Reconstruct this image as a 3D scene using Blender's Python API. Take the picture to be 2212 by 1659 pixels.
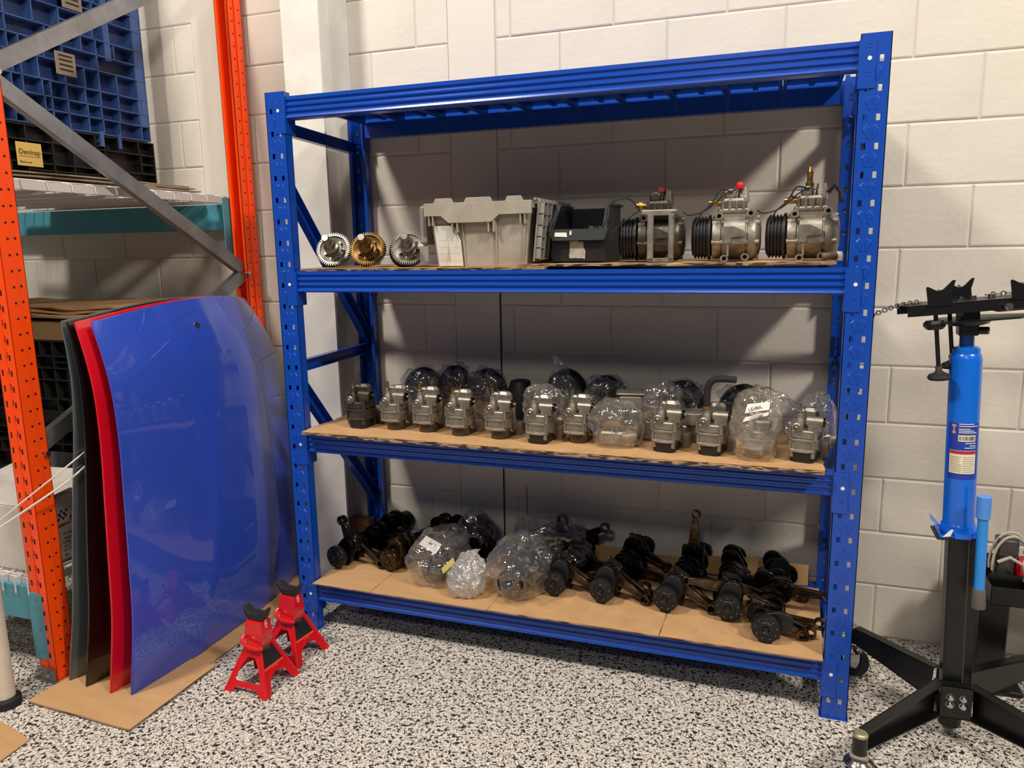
import bpy, bmesh, math, random
from math import sin, cos, pi, radians
from mathutils import Matrix, Vector, noise, Euler
random.seed(7)
S = bpy.context.scene
for o in list(bpy.data.objects): bpy.data.objects.remove(o)
C = S.collection
# ------------------------------------------------------------------ camera
cd = bpy.data.cameras.new('camera'); cam = bpy.data.objects.new('camera', cd); C.objects.link(cam)
cd.sensor_width = 36; cd.lens = 1640.4 / 2212 * 36; cd.clip_start = .02
cam.location = (1.7100, -2.3209, 1.4490)
cam.rotation_euler = (radians(79.761), radians(.9716), radians(19.3336))
S.camera = cam
# ------------------------------------------------------------------ world, lights, exposure
W = bpy.data.worlds.new('world'); S.world = W; W.use_nodes = True
W.node_tree.nodes['Background'].inputs[0].default_value = (1, .97, .92, 1)
W.node_tree.nodes['Background'].inputs[1].default_value = .10
S.view_settings.view_transform = 'Standard'; S.view_settings.look = 'None'
S.view_settings.exposure = 0; S.view_settings.gamma = 1
def lamp(name, loc, target, sx, sy, power, col=(1, .93, .84)):
    l = bpy.data.lights.new(name, 'AREA'); l.shape = 'RECTANGLE'; l.size = sx; l.size_y = sy
    l.energy = power; l.color = col
    o = bpy.data.objects.new(name, l); C.objects.link(o); o.location = loc
    o.rotation_euler = (Vector(target) - Vector(loc)).to_track_quat('-Z', 'Y').to_euler()
lamp('high_bay_lamp', (-1.0, -2.6, 4.9), (.2, .1, .5), .55, .45, 175)
lamp('high_bay_lamp', (4.8, -2.4, 4.9), (1.6, .2, .6), .55, .45, 215)
lamp('high_bay_lamp', (1.2, -5.8, 4.6), (1.0, 0, .8), 1.0, .45, 52)
lamp('high_bay_lamp', (1.6, -1.7, 5.0), (1.2, -.6, 0), .7, .5, 45)
# ------------------------------------------------------------------ helpers
def lin(c): return c / 12.92 if c <= .04045 else ((c + .055) / 1.055) ** 2.4
def rgb(h): return tuple(lin(int(h[i:i + 2], 16) / 255) for i in (0, 2, 4)) + (1,)
def nd(nt, typ, **kw):
    n = nt.nodes.new(typ)
    for k, v in kw.items():
        if k in n.inputs: n.inputs[k].default_value = v
        else: setattr(n, k, v)
    return n
def ramp(nt, fac, stops):
    r = nt.nodes.new('ShaderNodeValToRGB'); e = r.color_ramp.elements
    while len(e) < len(stops): e.new(.5)
    for i, (p, c) in enumerate(stops):
        e[i].position = p; e[i].color = c if len(c) == 4 else c + (1,)
    nt.links.new(fac, r.inputs[0]); return r
MATS = {}
def mat(name, hexc, rough=.5, metal=0., var=0., vscale=8., bump=0., bscale=60., hex2=None, coat=0., spec=.5, detail=4, stretch=None):
    if name in MATS: return MATS[name]
    m = bpy.data.materials.new(name); m.use_nodes = True; nt = m.node_tree
    b = nt.nodes['Principled BSDF']; b.inputs['Base Color'].default_value = rgb(hexc)
    b.inputs['Roughness'].default_value = rough; b.inputs['Metallic'].default_value = metal
    b.inputs['Coat Weight'].default_value = coat; b.inputs['Coat Roughness'].default_value = .03
    b.inputs['Specular IOR Level'].default_value = spec
    tc = nd(nt, 'ShaderNodeTexCoord'); vec = tc.outputs['Object']
    if stretch:
        mp = nd(nt, 'ShaderNodeMapping'); mp.inputs['Scale'].default_value = stretch
        nt.links.new(vec, mp.inputs['Vector']); vec = mp.outputs[0]
    if var:
        n = nd(nt, 'ShaderNodeTexNoise', Scale=vscale, Detail=detail, Roughness=.6); nt.links.new(vec, n.inputs['Vector'])
        c1 = rgb(hexc); c2 = rgb(hex2) if hex2 else tuple(x * .5 for x in c1[:3]) + (1,)
        r = ramp(nt, n.outputs['Fac'], [(.5 - var * .25, c1), (.5 + var * .25, c2)] if var <= 1 else [(.5, c1), (.62, c2)])
        nt.links.new(r.outputs[0], b.inputs['Base Color'])
    if bump:
        n2 = nd(nt, 'ShaderNodeTexNoise', Scale=bscale, Detail=3); nt.links.new(vec, n2.inputs['Vector'])
        bp = nd(nt, 'ShaderNodeBump', Strength=bump, Distance=.004)
        nt.links.new(n2.outputs['Fac'], bp.inputs['Height']); nt.links.new(bp.outputs[0], b.inputs['Normal'])
    MATS[name] = m; return m
def film(name, tint, base=.06, rough=.07, bump=1., bscale=9., edge=.45, blotch=.25):
    m = bpy.data.materials.new(name); m.use_nodes = True; nt = m.node_tree
    out = nt.nodes['Material Output']; b = nt.nodes['Principled BSDF']
    b.inputs['Base Color'].default_value = rgb(tint); b.inputs['Roughness'].default_value = rough
    b.inputs['Specular IOR Level'].default_value = 1.; b.inputs['Coat Weight'].default_value = 1.0
    tc = nd(nt, 'ShaderNodeTexCoord')
    n = nd(nt, 'ShaderNodeTexNoise', Scale=bscale, Detail=5, Roughness=.55, Distortion=2.2); n.noise_type = 'RIDGED_MULTIFRACTAL'; n.inputs['Lacunarity'].default_value = 2.1
    nt.links.new(tc.outputs['Object'], n.inputs['Vector'])
    bp = nd(nt, 'ShaderNodeBump', Strength=bump, Distance=.012); nt.links.new(n.outputs['Fac'], bp.inputs['Height'])
    nt.links.new(bp.outputs[0], b.inputs['Normal']); nt.links.new(bp.outputs[0], b.inputs['Coat Normal'])
    lw = nd(nt, 'ShaderNodeLayerWeight', Blend=.3); nt.links.new(bp.outputs[0], lw.inputs['Normal'])
    pw = nd(nt, 'ShaderNodeMath', operation='POWER'); pw.inputs[1].default_value = 1.6; nt.links.new(lw.outputs['Facing'], pw.inputs[0])
    mr = nd(nt, 'ShaderNodeMapRange'); mr.inputs[3].default_value = base; mr.inputs[4].default_value = edge
    nt.links.new(pw.outputs[0], mr.inputs[0])
    n2 = nd(nt, 'ShaderNodeTexNoise', Scale=26, Detail=4, Roughness=.6, Distortion=1.); nt.links.new(tc.outputs['Object'], n2.inputs['Vector'])
    r2 = ramp(nt, n2.outputs['Fac'], [(.56, (0, 0, 0)), (.70, (blotch,) * 3)])
    ad = nd(nt, 'ShaderNodeMath', operation='ADD'); ad.use_clamp = True; nt.links.new(mr.outputs[0], ad.inputs[0]); nt.links.new(r2.outputs[0], ad.inputs[1])
    tr = nd(nt, 'ShaderNodeBsdfTransparent'); mx = nd(nt, 'ShaderNodeMixShader')
    gl = nd(nt, 'ShaderNodeBsdfGlossy'); gl.inputs['Roughness'].default_value = rough; gl.inputs[0].default_value = (.9, .9, .9, 1); nt.links.new(bp.outputs[0], gl.inputs['Normal'])
    mg = nd(nt, 'ShaderNodeMixShader'); mg.inputs[0].default_value = .15
    nt.links.new(ad.outputs[0], mx.inputs[0]); nt.links.new(tr.outputs[0], mx.inputs[1]); nt.links.new(b.outputs[0], mx.inputs[2])
    nt.links.new(mx.outputs[0], mg.inputs[1]); nt.links.new(gl.outputs[0], mg.inputs[2])
    nt.links.new(mg.outputs[0], out.inputs[0]); MATS[name] = m; return m

class MB:
    def __init__(s): s.v = []; s.f = []; s.m = []
    def add(s, vs, fs, mi=0, T=None):
        k = len(s.v)
        s.v += [tuple(T @ Vector(p)) if T is not None else tuple(p) for p in vs]
        s.f += [tuple(i + k for i in f) for f in fs]; s.m += [mi] * len(fs); return s
    def box(s, x0, x1, y0, y1, z0, z1, mi=0, T=None):
        v = [(x, y, z) for z in (z0, z1) for y in (y0, y1) for x in (x0, x1)]
        return s.add(v, [(0, 2, 3, 1), (4, 5, 7, 6), (0, 1, 5, 4), (2, 6, 7, 3), (0, 4, 6, 2), (1, 3, 7, 5)], mi, T)
    def rbox(s, x0, x1, y0, y1, z0, z1, r=.003, mi=0, T=None):      # chamfered in plan, tapered top/bottom rims
        p = [(x0 + r, y0), (x1 - r, y0), (x1, y0 + r), (x1, y1 - r), (x1 - r, y1), (x0 + r, y1), (x0, y1 - r), (x0, y0 + r)]
        cx, cy = (x0 + x1) / 2, (y0 + y1) / 2
        def ins(z, d): return [(a + (d if a < cx else -d), b + (d if b < cy else -d), z) for a, b in p]
        R = [ins(z0, r * .7), ins(z0 + r, 0), ins(z1 - r, 0), ins(z1, r * .7)]
        v = sum(R, []); f = [tuple(range(7, -1, -1)), tuple(range(24, 32))]
        for k in range(3):
            for i in range(8): j = (i + 1) % 8; f.append((k * 8 + i, k * 8 + j, k * 8 + 8 + j, k * 8 + 8 + i))
        return s.add(v, f, mi, T)
    def lathe(s, prof, n=20, mi=0, T=None, c0=True, c1=True):
        v = []; f = []
        for r, h in prof: v += [(r * cos(2 * pi * i / n), r * sin(2 * pi * i / n), h) for i in range(n)]
        for k in range(len(prof) - 1):
            for i in range(n): j = (i + 1) % n; f.append((k * n + i, k * n + j, k * n + n + j, k * n + n + i))
        if c0: f.append(tuple(range(n - 1, -1, -1)))
        if c1: f.append(tuple(range((len(prof) - 1) * n, len(prof) * n)))
        return s.add(v, f, mi, T)
    def cyl(s, a, b, r, r2=None, n=14, mi=0, T=None):
        a = Vector(a); b = Vector(b); d = b - a
        M = Matrix.Translation(a) @ d.to_track_quat('Z', 'Y').to_matrix().to_4x4()
        if T is not None: M = T @ M
        return s.lathe([(r, 0), (r if r2 is None else r2, d.length)], n, mi, M)
    def prism(s, poly, h0, h1, mi=0, T=None):
        n = len(poly); v = [(x, y, h0) for x, y in poly] + [(x, y, h1) for x, y in poly]
        f = [tuple(range(n - 1, -1, -1)), tuple(range(n, 2 * n))] + [(i, (i + 1) % n, n + (i + 1) % n, n + i) for i in range(n)]
        return s.add(v, f, mi, T)
    def ring(s, outer, inner, h0, h1, mi=0, T=None):
        n = len(outer); v = [(x, y, h) for h in (h0, h1) for L in (outer, inner) for x, y in L]
        f = []
        for i in range(n):
            j = (i + 1) % n
            f += [(i, n + i, n + j, j), (2 * n + i, 2 * n + j, 3 * n + j, 3 * n + i), (i, j, 2 * n + j, 2 * n + i), (n + i, 3 * n + i, 3 * n + j, n + j)]
        return s.add(v, f, mi, T)
    def tube(s, pts, r, n=8, mi=0, T=None, cap=True):
        P = [Vector(p) for p in pts]; v = []; f = []
        up = Vector((0, 0, 1)); R = r if hasattr(r, '__len__') else [r] * len(P); prev = None
        for k, p in enumerate(P):
            t = (P[min(k + 1, len(P) - 1)] - P[max(k - 1, 0)]).normalized()
            if prev is None: a = t.cross(up) if abs(t.z) < .95 else t.cross(Vector((1, 0, 0)))
            else: a = prev - t * prev.dot(t)
            a.normalize(); prev = a; b = t.cross(a)
            v += [tuple(p + R[k] * (a * cos(2 * pi * i / n) + b * sin(2 * pi * i / n))) for i in range(n)]
        for k in range(len(P) - 1):
            for i in range(n): j = (i + 1) % n; f.append((k * n + i, k * n + j, k * n + n + j, k * n + n + i))
        if cap: f += [tuple(range(n - 1, -1, -1)), tuple(range((len(P) - 1) * n, len(P) * n))]
        return s.add(v, f, mi, T)
    def torus(s, R, r, n=20, m=8, mi=0, T=None):
        v = []; f = []
        for i in range(n):
            a = 2 * pi * i / n
            v += [((R + r * cos(2 * pi * j / m)) * cos(a), (R + r * cos(2 * pi * j / m)) * sin(a), r * sin(2 * pi * j / m)) for j in range(m)]
        for i in range(n):
            for j in range(m): f.append((i * m + j, ((i + 1) % n) * m + j, ((i + 1) % n) * m + (j + 1) % m, i * m + (j + 1) % m))
        return s.add(v, f, mi, T)
    def mesh(s, name, mats, smooth=True, angle=32):
        me = bpy.data.meshes.new(name); me.from_pydata(s.v, [], s.f)
        for m in (mats if isinstance(mats, (list, tuple)) else [mats]): me.materials.append(m)
        me.polygons.foreach_set('material_index', s.m)
        bm = bmesh.new(); bm.from_mesh(me); bmesh.ops.recalc_face_normals(bm, faces=bm.faces); bm.to_mesh(me); bm.free()
        if smooth: me.shade_smooth(); me.set_sharp_from_angle(angle=radians(angle))
        return me
    def build(s, name, mats, parent=None, smooth=True, angle=32, T=None, bevel=0):
        o = bpy.data.objects.new(name, s.mesh(name, mats, smooth, angle)); C.objects.link(o)
        if parent is not None: o.parent = parent
        if T is not None: o.matrix_local = T
        if bevel:
            b = o.modifiers.new('bevel', 'BEVEL'); b.width = bevel; b.segments = 2; b.limit_method = 'ANGLE'; b.angle_limit = radians(40)
        return o
def tag(o, label=None, cat=None, group=None, kind=None):
    if label: o['label'] = label
    if cat: o['category'] = cat
    if group: o['group'] = group
    if kind: o['kind'] = kind
    return o
def thing(name, label, cat, loc=(0, 0, 0), rz=0, group=None, rot=None):
    o = bpy.data.objects.new(name, None); C.objects.link(o); o.empty_display_size = .05
    o.location = loc; o.rotation_euler = rot if rot else (0, 0, radians(rz)); return tag(o, label, cat, group)
def inst(src, name, parent, T):
    o = bpy.data.objects.new(name, src.data); C.objects.link(o); o.parent = parent; o.matrix_local = T; return o
def copy_tree(o, parent=None):
    c = o.copy(); C.objects.link(c); c.parent = parent
    for ch in list(o.children): copy_tree(ch, c)
    return c
def Rx(a): return Matrix.Rotation(radians(a), 4, 'X')
def Ry(a): return Matrix.Rotation(radians(a), 4, 'Y')
def Rz(a): return Matrix.Rotation(radians(a), 4, 'Z')
def Tr(x, y, z): return Matrix.Translation((x, y, z))
def crv(P, n=5):
    P = [Vector(p) for p in P]; out = []
    for i in range(len(P) - 1):
        a, b, c, d = P[max(i - 1, 0)], P[i], P[i + 1], P[min(i + 2, len(P) - 1)]
        for k in range(n):
            t = k / n; out.append(tuple(.5 * ((2 * b) + (c - a) * t + (2 * a - 5 * b + 4 * c - d) * t * t + (3 * b - a - 3 * c + d) * t ** 3)))
    return out + [tuple(P[-1])]
def text(body, size, m, parent, T, name='lettering', bold=0., font_scale=1):
    cu = bpy.data.curves.new(name, 'FONT'); cu.body = body; cu.size = size; cu.extrude = .0003; cu.offset = bold
    cu.align_x = 'CENTER'; cu.align_y = 'CENTER'
    t = bpy.data.objects.new(name + '_src', cu); C.objects.link(t)
    bpy.context.view_layer.update()
    me = bpy.data.meshes.new_from_object(t.evaluated_get(bpy.context.evaluated_depsgraph_get()))
    bpy.data.objects.remove(t); me.materials.clear(); me.materials.append(m)
    o = bpy.data.objects.new(name, me); C.objects.link(o); o.parent = parent; o.matrix_local = T; return o
FRONT = Rx(90)                       # XY drawing plane -> faces -Y
# ------------------------------------------------------------------ materials
blue = mat('rack_blue_paint', '0a43a6', .26, spec=.6, bump=.03, bscale=180)
bolt = mat('zinc_bolt', 'b9b4aa', .32, .9)
wallm = mat('painted_block', 'd9d1c4', .62, var=.8, vscale=2.2, hex2='cdc5b8', bump=.32, bscale=42)
mortar = mat('painted_mortar', 'cfc7ba', .7, bump=.2, bscale=60)
smoothw = mat('smooth_wall_paint', 'd6cec1', .6, bump=.04, bscale=60)
colm = mat('column_paint', 'e3dfd6', .5, var=.3, vscale=5, hex2='dad6cc')
black = mat('black_steel_paint', '0c0c0d', .34, bump=.05, bscale=120)
blackp = mat('black_plastic', '101113', .45)
rubber = mat('black_rubber', '151515', .75)
card = mat('kraft_cardboard', 'c39a6c', .85, var=.9, vscale=6, hex2='b38a5e', bump=.06, bscale=30, stretch=(1, 4, 1))
cardd = mat('cardboard_stained', 'c79c6c', .85, var=.8, vscale=11, hex2='b18a5f', bump=.06, bscale=30)
cardedge = mat('cardboard_core', '4b3524', .9)
cardlight = mat('cardboard_liner_edge', 'cbb099', .9)
alu = mat('cast_aluminium', 'aaa397', .42, .75, var=.7, vscale=22, hex2='7d766b', bump=.16, bscale=150)
aludark = mat('grimy_cast_aluminium', '6f685e', .4, .8, var=.9, vscale=26, hex2='3a352f', bump=.16, bscale=150)
steel = mat('machined_steel', '8f8a82', .38, .85, var=.6, vscale=40, hex2='6b655d')
steeldk = mat('dark_oiled_steel', '3c3936', .24, .95, var=.9, vscale=24, hex2='16130f')
brasssteel = mat('oily_brown_steel', '8a6a40', .34, .9, var=.9, vscale=30, hex2='4a3318')
brass = mat('brass', 'a98749', .28, .95)
crankm = mat('oiled_forged_steel', '2b2724', .27, .9, var=.8, vscale=20, hex2='120f0d', bump=.08, bscale=90)
rodm = mat('oily_rod_steel', '74675a', .22, .95, var=.8, vscale=30, hex2='241d18')
flangem = mat('flange_iron', '2f2f30', .38, .7)
crankbr = mat('bronze_tinted_steel', '5c4c36', .27, .95, var=.6, vscale=20, hex2='30261a')
orange = mat('rack_orange_paint', 'ff4e0c', .34, spec=.5, bump=.03, bscale=120)
teal = mat('teal_beam_paint', '4c93a4', .4)
galv = mat('galvanised_steel', '98979a', .38, .65, var=.7, vscale=14, hex2='828184')
white = mat('white_wire_coating', 'cfc8c4', .45)
hole = mat('slot_shadow_steel', '2a0a04', .8)
redp = mat('jack_red_paint', 'd2121c', .26, coat=.4)
jackblue = mat('cylinder_blue_paint', '0765d2', .25, coat=.3)
paper = mat('paper_label', 'e8e2d6', .7)
ink = mat('black_ink', '141414', .7)
chrome = mat('zinc_chrome', 'c9c7c3', .16, 1.)
bagm = film('clear_poly_bag', 'd8d4cc')
bagm2 = film('smoky_poly_bag', '8f8b84', .10, .09, 1., 8, .45, .15)
bubm = film('bubble_wrap', 'e2e0da', .30, .12, 1., 30, .8, .5)
# ------------------------------------------------------------------ setting
YW = .585
# floor with black and grey flecks
m = bpy.data.materials.new('flecked_carpet'); m.use_nodes = True; nt = m.node_tree; b = nt.nodes['Principled BSDF']
tc = nd(nt, 'ShaderNodeTexCoord'); b.inputs['Roughness'].default_value = .8
def nz(sc, det, rough=.5, dist=0.):
    n = nd(nt, 'ShaderNodeTexNoise', Scale=sc, Detail=det, Roughness=rough, Distortion=dist); nt.links.new(tc.outputs['Object'], n.inputs['Vector']); return n
n1 = nz(95, 2, .5, .8); r1 = ramp(nt, n1.outputs['Fac'], [(.543, (0, 0, 0)), (.58, (1, 1, 1))])
n2 = nz(170, 2, .5, .5); r2 = ramp(nt, n2.outputs['Fac'], [(.49, (0, 0, 0)), (.61, (1, 1, 1))])
n3 = nz(60, 4, .6); r3 = ramp(nt, n3.outputs['Fac'], [(.35, rgb('cbc3b8')), (.65, rgb('e8e0d4'))])
mxa = nd(nt, 'ShaderNodeMix', data_type='RGBA'); mxa.inputs[7].default_value = rgb('8a837b')
nt.links.new(r2.outputs[0], mxa.inputs[0]); nt.links.new(r3.outputs[0], mxa.inputs[6])
mxb = nd(nt, 'ShaderNodeMix', data_type='RGBA'); mxb.inputs[7].default_value = rgb('1d1a1a')
nt.links.new(r1.outputs[0], mxb.inputs[0]); nt.links.new(mxa.outputs[2], mxb.inputs[6]); nt.links.new(mxb.outputs[2], b.inputs['Base Color'])
bp = nd(nt, 'ShaderNodeBump', Strength=.4, Distance=.003); nt.links.new(n2.outputs['Fac'], bp.inputs['Height']); nt.links.new(bp.outputs[0], b.inputs['Normal'])
floorm = m
tag(MB().box(-4, 6, -8, .75, -.08, 0).build('floor', floorm, smooth=False), 'light carpet flecked with black', kind='structure')
ceilm = mat('ceiling_paint', '8f8d89', .8)
tag(MB().box(-4, 6, -8, .75, 5.4, 5.5).build('ceiling', ceilm, smooth=False), 'plain high ceiling', kind='structure')
wall = tag(MB().box(-4, 6, YW + .0045, .75, 0, 5.4).build('wall_back', mortar, smooth=False), 'painted concrete block wall', kind='structure')
cache = {}
def block_mesh(w):
    k = round(w, 3)
    if k not in cache:
        h, g, d = .2032, .0028, .004
        mb = MB(); o = [(g, g), (w - g, g), (w - g, h - g), (g, h - g)]; e = .005
        i = [(g + e, g + e), (w - g - e, g + e), (w - g - e, h - g - e), (g + e, h - g - e)]
        v = [(x, d + .002, z) for x, z in o] + [(x, .0022, z) for x, z in o] + [(x, 0, z) for x, z in i]
        f = [(a, (a + 1) % 4, 4 + (a + 1) % 4, 4 + a) for a in range(4)] + [(4 + a, 4 + (a + 1) % 4, 8 + (a + 1) % 4, 8 + a) for a in range(4)] + [(8, 9, 10, 11)]
        cache[k] = mb.add(v, f).mesh('block', wallm, smooth=False)
    return cache[k]
strips = [(.439, .636), (-.789, -.60)]
for row in range(14):
    base = 1.288 if row % 2 == 0 else 1.094
    js = [base + .398 * k for k in range(-11, 8)]
    segs = []
    for a, bq in zip(js, js[1:]):
        cur = [(a, bq)]
        for s0, s1 in strips:
            nxt = []
            for p, q in cur:
                if q <= s0 or p >= s1: nxt.append((p, q)); continue
                if p < s0: nxt.append((p, s0))
                if q > s1: nxt.append((s1, q))
            cur = nxt
        segs += [s for s in cur if s[1] - s[0] > .02]
    for p, q in segs:
        o = bpy.data.objects.new('block', block_mesh(q - p)); C.objects.link(o); o.parent = wall
        o.location = (p, YW + random.uniform(-.0008, .0008), row * .2032)
for s0, s1 in strips:
    MB().box(s0 + .001, s1 - .003, YW - .001, YW + .01, 0, 2.85).build('smooth_strip', smoothw, wall, smooth=False)
MB().box(.634, .6375, YW - .0025, YW + .004, 0, 1.36).build('joint_gap', ink, wall, smooth=False)
mb = MB(); z = 0                                            # H-section steel column
mb.box(-.172, -.004, .369, .381, 0, 5.4); mb.box(-.172, -.004, .570, .583, 0, 5.4); mb.box(-.092, -.082, .38, .571, 0, 5.4)
tag(mb.build('trim_1', colm, smooth=False), 'white painted H-section steel column', kind='structure')
tag(MB().rbox(-.10, .02, .50, .56, 0, .26, .004).build('timber_offcut', mat('raw_timber', 'a8764a', .7, var=.8, vscale=10, hex2='8a5c36', stretch=(1, 1, 8))),
    'short brown timber offcut standing behind the blue rack\'s left rear post', 'timber')
# ------------------------------------------------------------------ blue shelving rack
RW, RH, RD, PW = 1.957, 1.986, .570, .0756
rack = thing('shelving_rack', 'blue boltless steel shelving rack with four levels against the block wall', 'shelving')
def post_mesh():
    mb = MB(); hx = [.021, .0535]; hw, hh, pitch = .0052, .0085, .0745
    xs = [0, hx[0] - hw, hx[0] + hw, hx[1] - hw, hx[1] + hw, PW]
    zc = [RH - .064 - pitch * k for k in range(26)]; zs = [RH]
    for zz in zc: zs += [zz + hh, zz - hh]
    zs.append(0)
    for k in range(len(zs) - 1):
        for i in range(5):
            if k % 2 == 1 and i in (1, 3): continue
            x0, x1, z0, z1 = xs[i], xs[i + 1], zs[k + 1], zs[k]
            mb.add([(x0, 0, z0), (x1, 0, z0), (x1, 0, z1), (x0, 0, z1)], [(0, 1, 2, 3)])
    for zz in zc:                                             # hole rims
        for cx in hx:
            q = [(cx - hw, zz - hh), (cx + hw, zz - hh), (cx + hw, zz + hh), (cx - hw, zz + hh)]
            for a in range(4):
                p, r = q[a], q[(a + 1) % 4]
                mb.add([(p[0], 0, p[1]), (r[0], 0, r[1]), (r[0], .0022, r[1]), (p[0], .0022, p[1])], [(0, 1, 2, 3)])
    leaf = [(.006, .053), (.0165, .043), (.0165, .034), (.010, .029), (.007, .022), (.006, .016), (-.002, .016), (0, .024), (-.001, .032), (-.003, .045)]
    for zz in zc[:-1]:
        for sx, cx in ((-1, hx[0] + .008), (1, hx[1] - .008)):
            P = [(cx + sx * (x - .004) * .9, zz - pitch + .003 + z) for x, z in leaf]
            I = [(cx + (x - cx) * .80, (zz - pitch + .037) + (z - zz + pitch - .037) * .92) for x, z in P]
            n = len(P); v = [(x, 0, z) for x, z in P] + [(x, -.0015, z) for x, z in I]
            mb.add(v, [(a, (a + 1) % n, n + (a + 1) % n, n + a) for a in range(n)] + [tuple(range(n, 2 * n))])
    t = .0022
    mb.box(0, t, 0, .036, 0, RH); mb.box(PW - t, PW, 0, .036, 0, RH)
    mb.box(0, .014, .034, .036, 0, RH); mb.box(PW - .014, PW, .034, .036, 0, RH)
    return mb
pf = post_mesh().build('upright_post', blue, rack, smooth=False)
for x, rear in ((RW - PW, 0), (0, 1), (RW - PW, 1)):
    inst(pf, 'upright_post', rack, Tr(x, 0, 0) if not rear else Tr(x + PW, RD, 0) @ Rz(180))
for x in (0, RW - PW):
    for y, s in ((0, 0), (RD, 1)):
        y0, y1 = (-.004, .05) if not s else (RD - .05, RD + .004)
        MB().box(x - .004, x + PW + .004, y0, y1, 0, .004).build('foot_plate', blue, rack, smooth=False)
LV = [1.969, 1.376, .786, .194]; HB = .0743
prof = [(.004, 0)]
for g in (.012, .031, .050): prof += [(.004, -g), (.0095, -g - .004), (.0095, -g - .010), (.004, -g - .014)]
prof += [(.002, -.070), (.006, -HB), (.044, -HB), (.044, -.018), (.034, -.018), (.034, 0)]
Tx = Matrix(((0, 0, 1, 0), (1, 0, 0, 0), (0, 1, 0, 0), (0, 0, 0, 1)))    # (y,z,x) -> world
beam = MB().prism(prof, PW + .001, RW - PW - .001, T=Tx)
bm_mesh = None; plate_l = None
def connector(side):
    mb = MB(); x0, x1 = (.037, PW + .003) if side == 0 else (RW - PW - .003, RW - .037)
    mb.box(x0, x1, -.0035, -.0005, -.122, .001)
    xi = (PW + .0005, PW + .0035) if side == 0 else (RW - PW - .0035, RW - PW - .0005)
    mb.box(xi[0], xi[1], -.003, .055, -.122, .001)
    cx = .052 if side == 0 else RW - .052
    for dz in (-.014, -.085): mb.torus(.005, .0012, 10, 5, T=Tr(cx, -.0036, dz) @ Rx(90))
    mb.cyl((cx, -.003, -.046), (cx, -.0042, -.046), .0055, n=10, mi=1)
    for k in range(7): mb.cyl((xi[0] + .001, -.001, -.008 - k * .0095), (xi[0] + .003, -.002, -.012 - k * .0095), .0025, n=6)
    return mb
proto_beam = None
for z in LV:
    for rear in (0, 1):
        T = Tr(0, 0, z) if not rear else Tr(RW, RD, z) @ Rz(180)
        if proto_beam is None:
            proto_beam = o = beam.build('beam', blue, rack, T=T, smooth=False)
            cl = connector(0).build('end_plate', [blue, paper], o, smooth=False); cr = connector(1).build('end_plate', [blue, paper], o, smooth=False)
        else:
            o = inst(proto_beam, 'beam', rack, T)
            for q in (cl, cr): inst(q, 'end_plate', o, Matrix())
dk = MB(); pw = (RW - 2 * PW - .03) / 10
dk.box(0, pw - .002, 0, RD - .09, 0, .0015); dk.box(0, .0015, 0, RD - .09, -.02, 0); dk.box(pw - .0035, pw - .002, 0, RD - .09, -.02, 0)
dk.box(0, .012, 0, RD - .09, -.0215, -.02); dk.box(pw - .014, pw - .002, 0, RD - .09, -.0215, -.02)
dk.box(pw * .45, pw * .55, 0, RD - .09, -.006, 0)
dp = None
for z in LV:
    for k in range(10):
        T = Tr(PW + .015 + k * pw, .045, z - .0035)
        if dp is None: dp = dk.build('deck_panel', blue, rack, T=T, smooth=False)
        else: inst(dp, 'deck_panel', rack, T)
def channel(a, b, w, d, t=.002, flip=1):                            # U channel between two points in a YZ plane, open towards +X
    a = Vector(a); b = Vector(b); u = (b - a); L = u.length; u.normalize(); x = Vector((1, 0, 0)); n = u.cross(x)
    M = Matrix((( x.x, n.x, u.x, a.x), (x.y, n.y, u.y, a.y), (x.z, n.z, u.z, a.z), (0, 0, 0, 1)))
    mb = MB(); mb.box(-d / 2 * flip - t / 2, -d / 2 * flip + t / 2, -w / 2, w / 2, 0, L, T=M); mb.box(-d / 2, d / 2, -w / 2, -w / 2 + t, 0, L, T=M); mb.box(-d / 2, d / 2, w / 2 - t, w / 2, 0, L, T=M)
    for k in (.014, L - .014):
        mb.cyl(M @ Vector((d / 2 + .003, 0, k)), M @ Vector((-d / 2 - .003, 0, k)), .005, n=8)
    return mb
for x in (.038, RW - .038):
    for a, b in (((x, .018, 1.872), (x, RD - .018, 1.852)), ((x, .018, 1.026), (x, RD - .018, 1.034)), ((x, .018, .10), (x, RD - .018, .10))):
        channel(a, b, .042, .026).build('side_brace', blue, rack, smooth=False)
    for a, b in (((x, .02, 1.70), (x, RD - .02, 1.07)), ((x, .02, .985), (x, RD - .02, .36))):
        channel(a, b, .046, .028).build('diagonal_brace', blue, rack, smooth=False)

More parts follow.
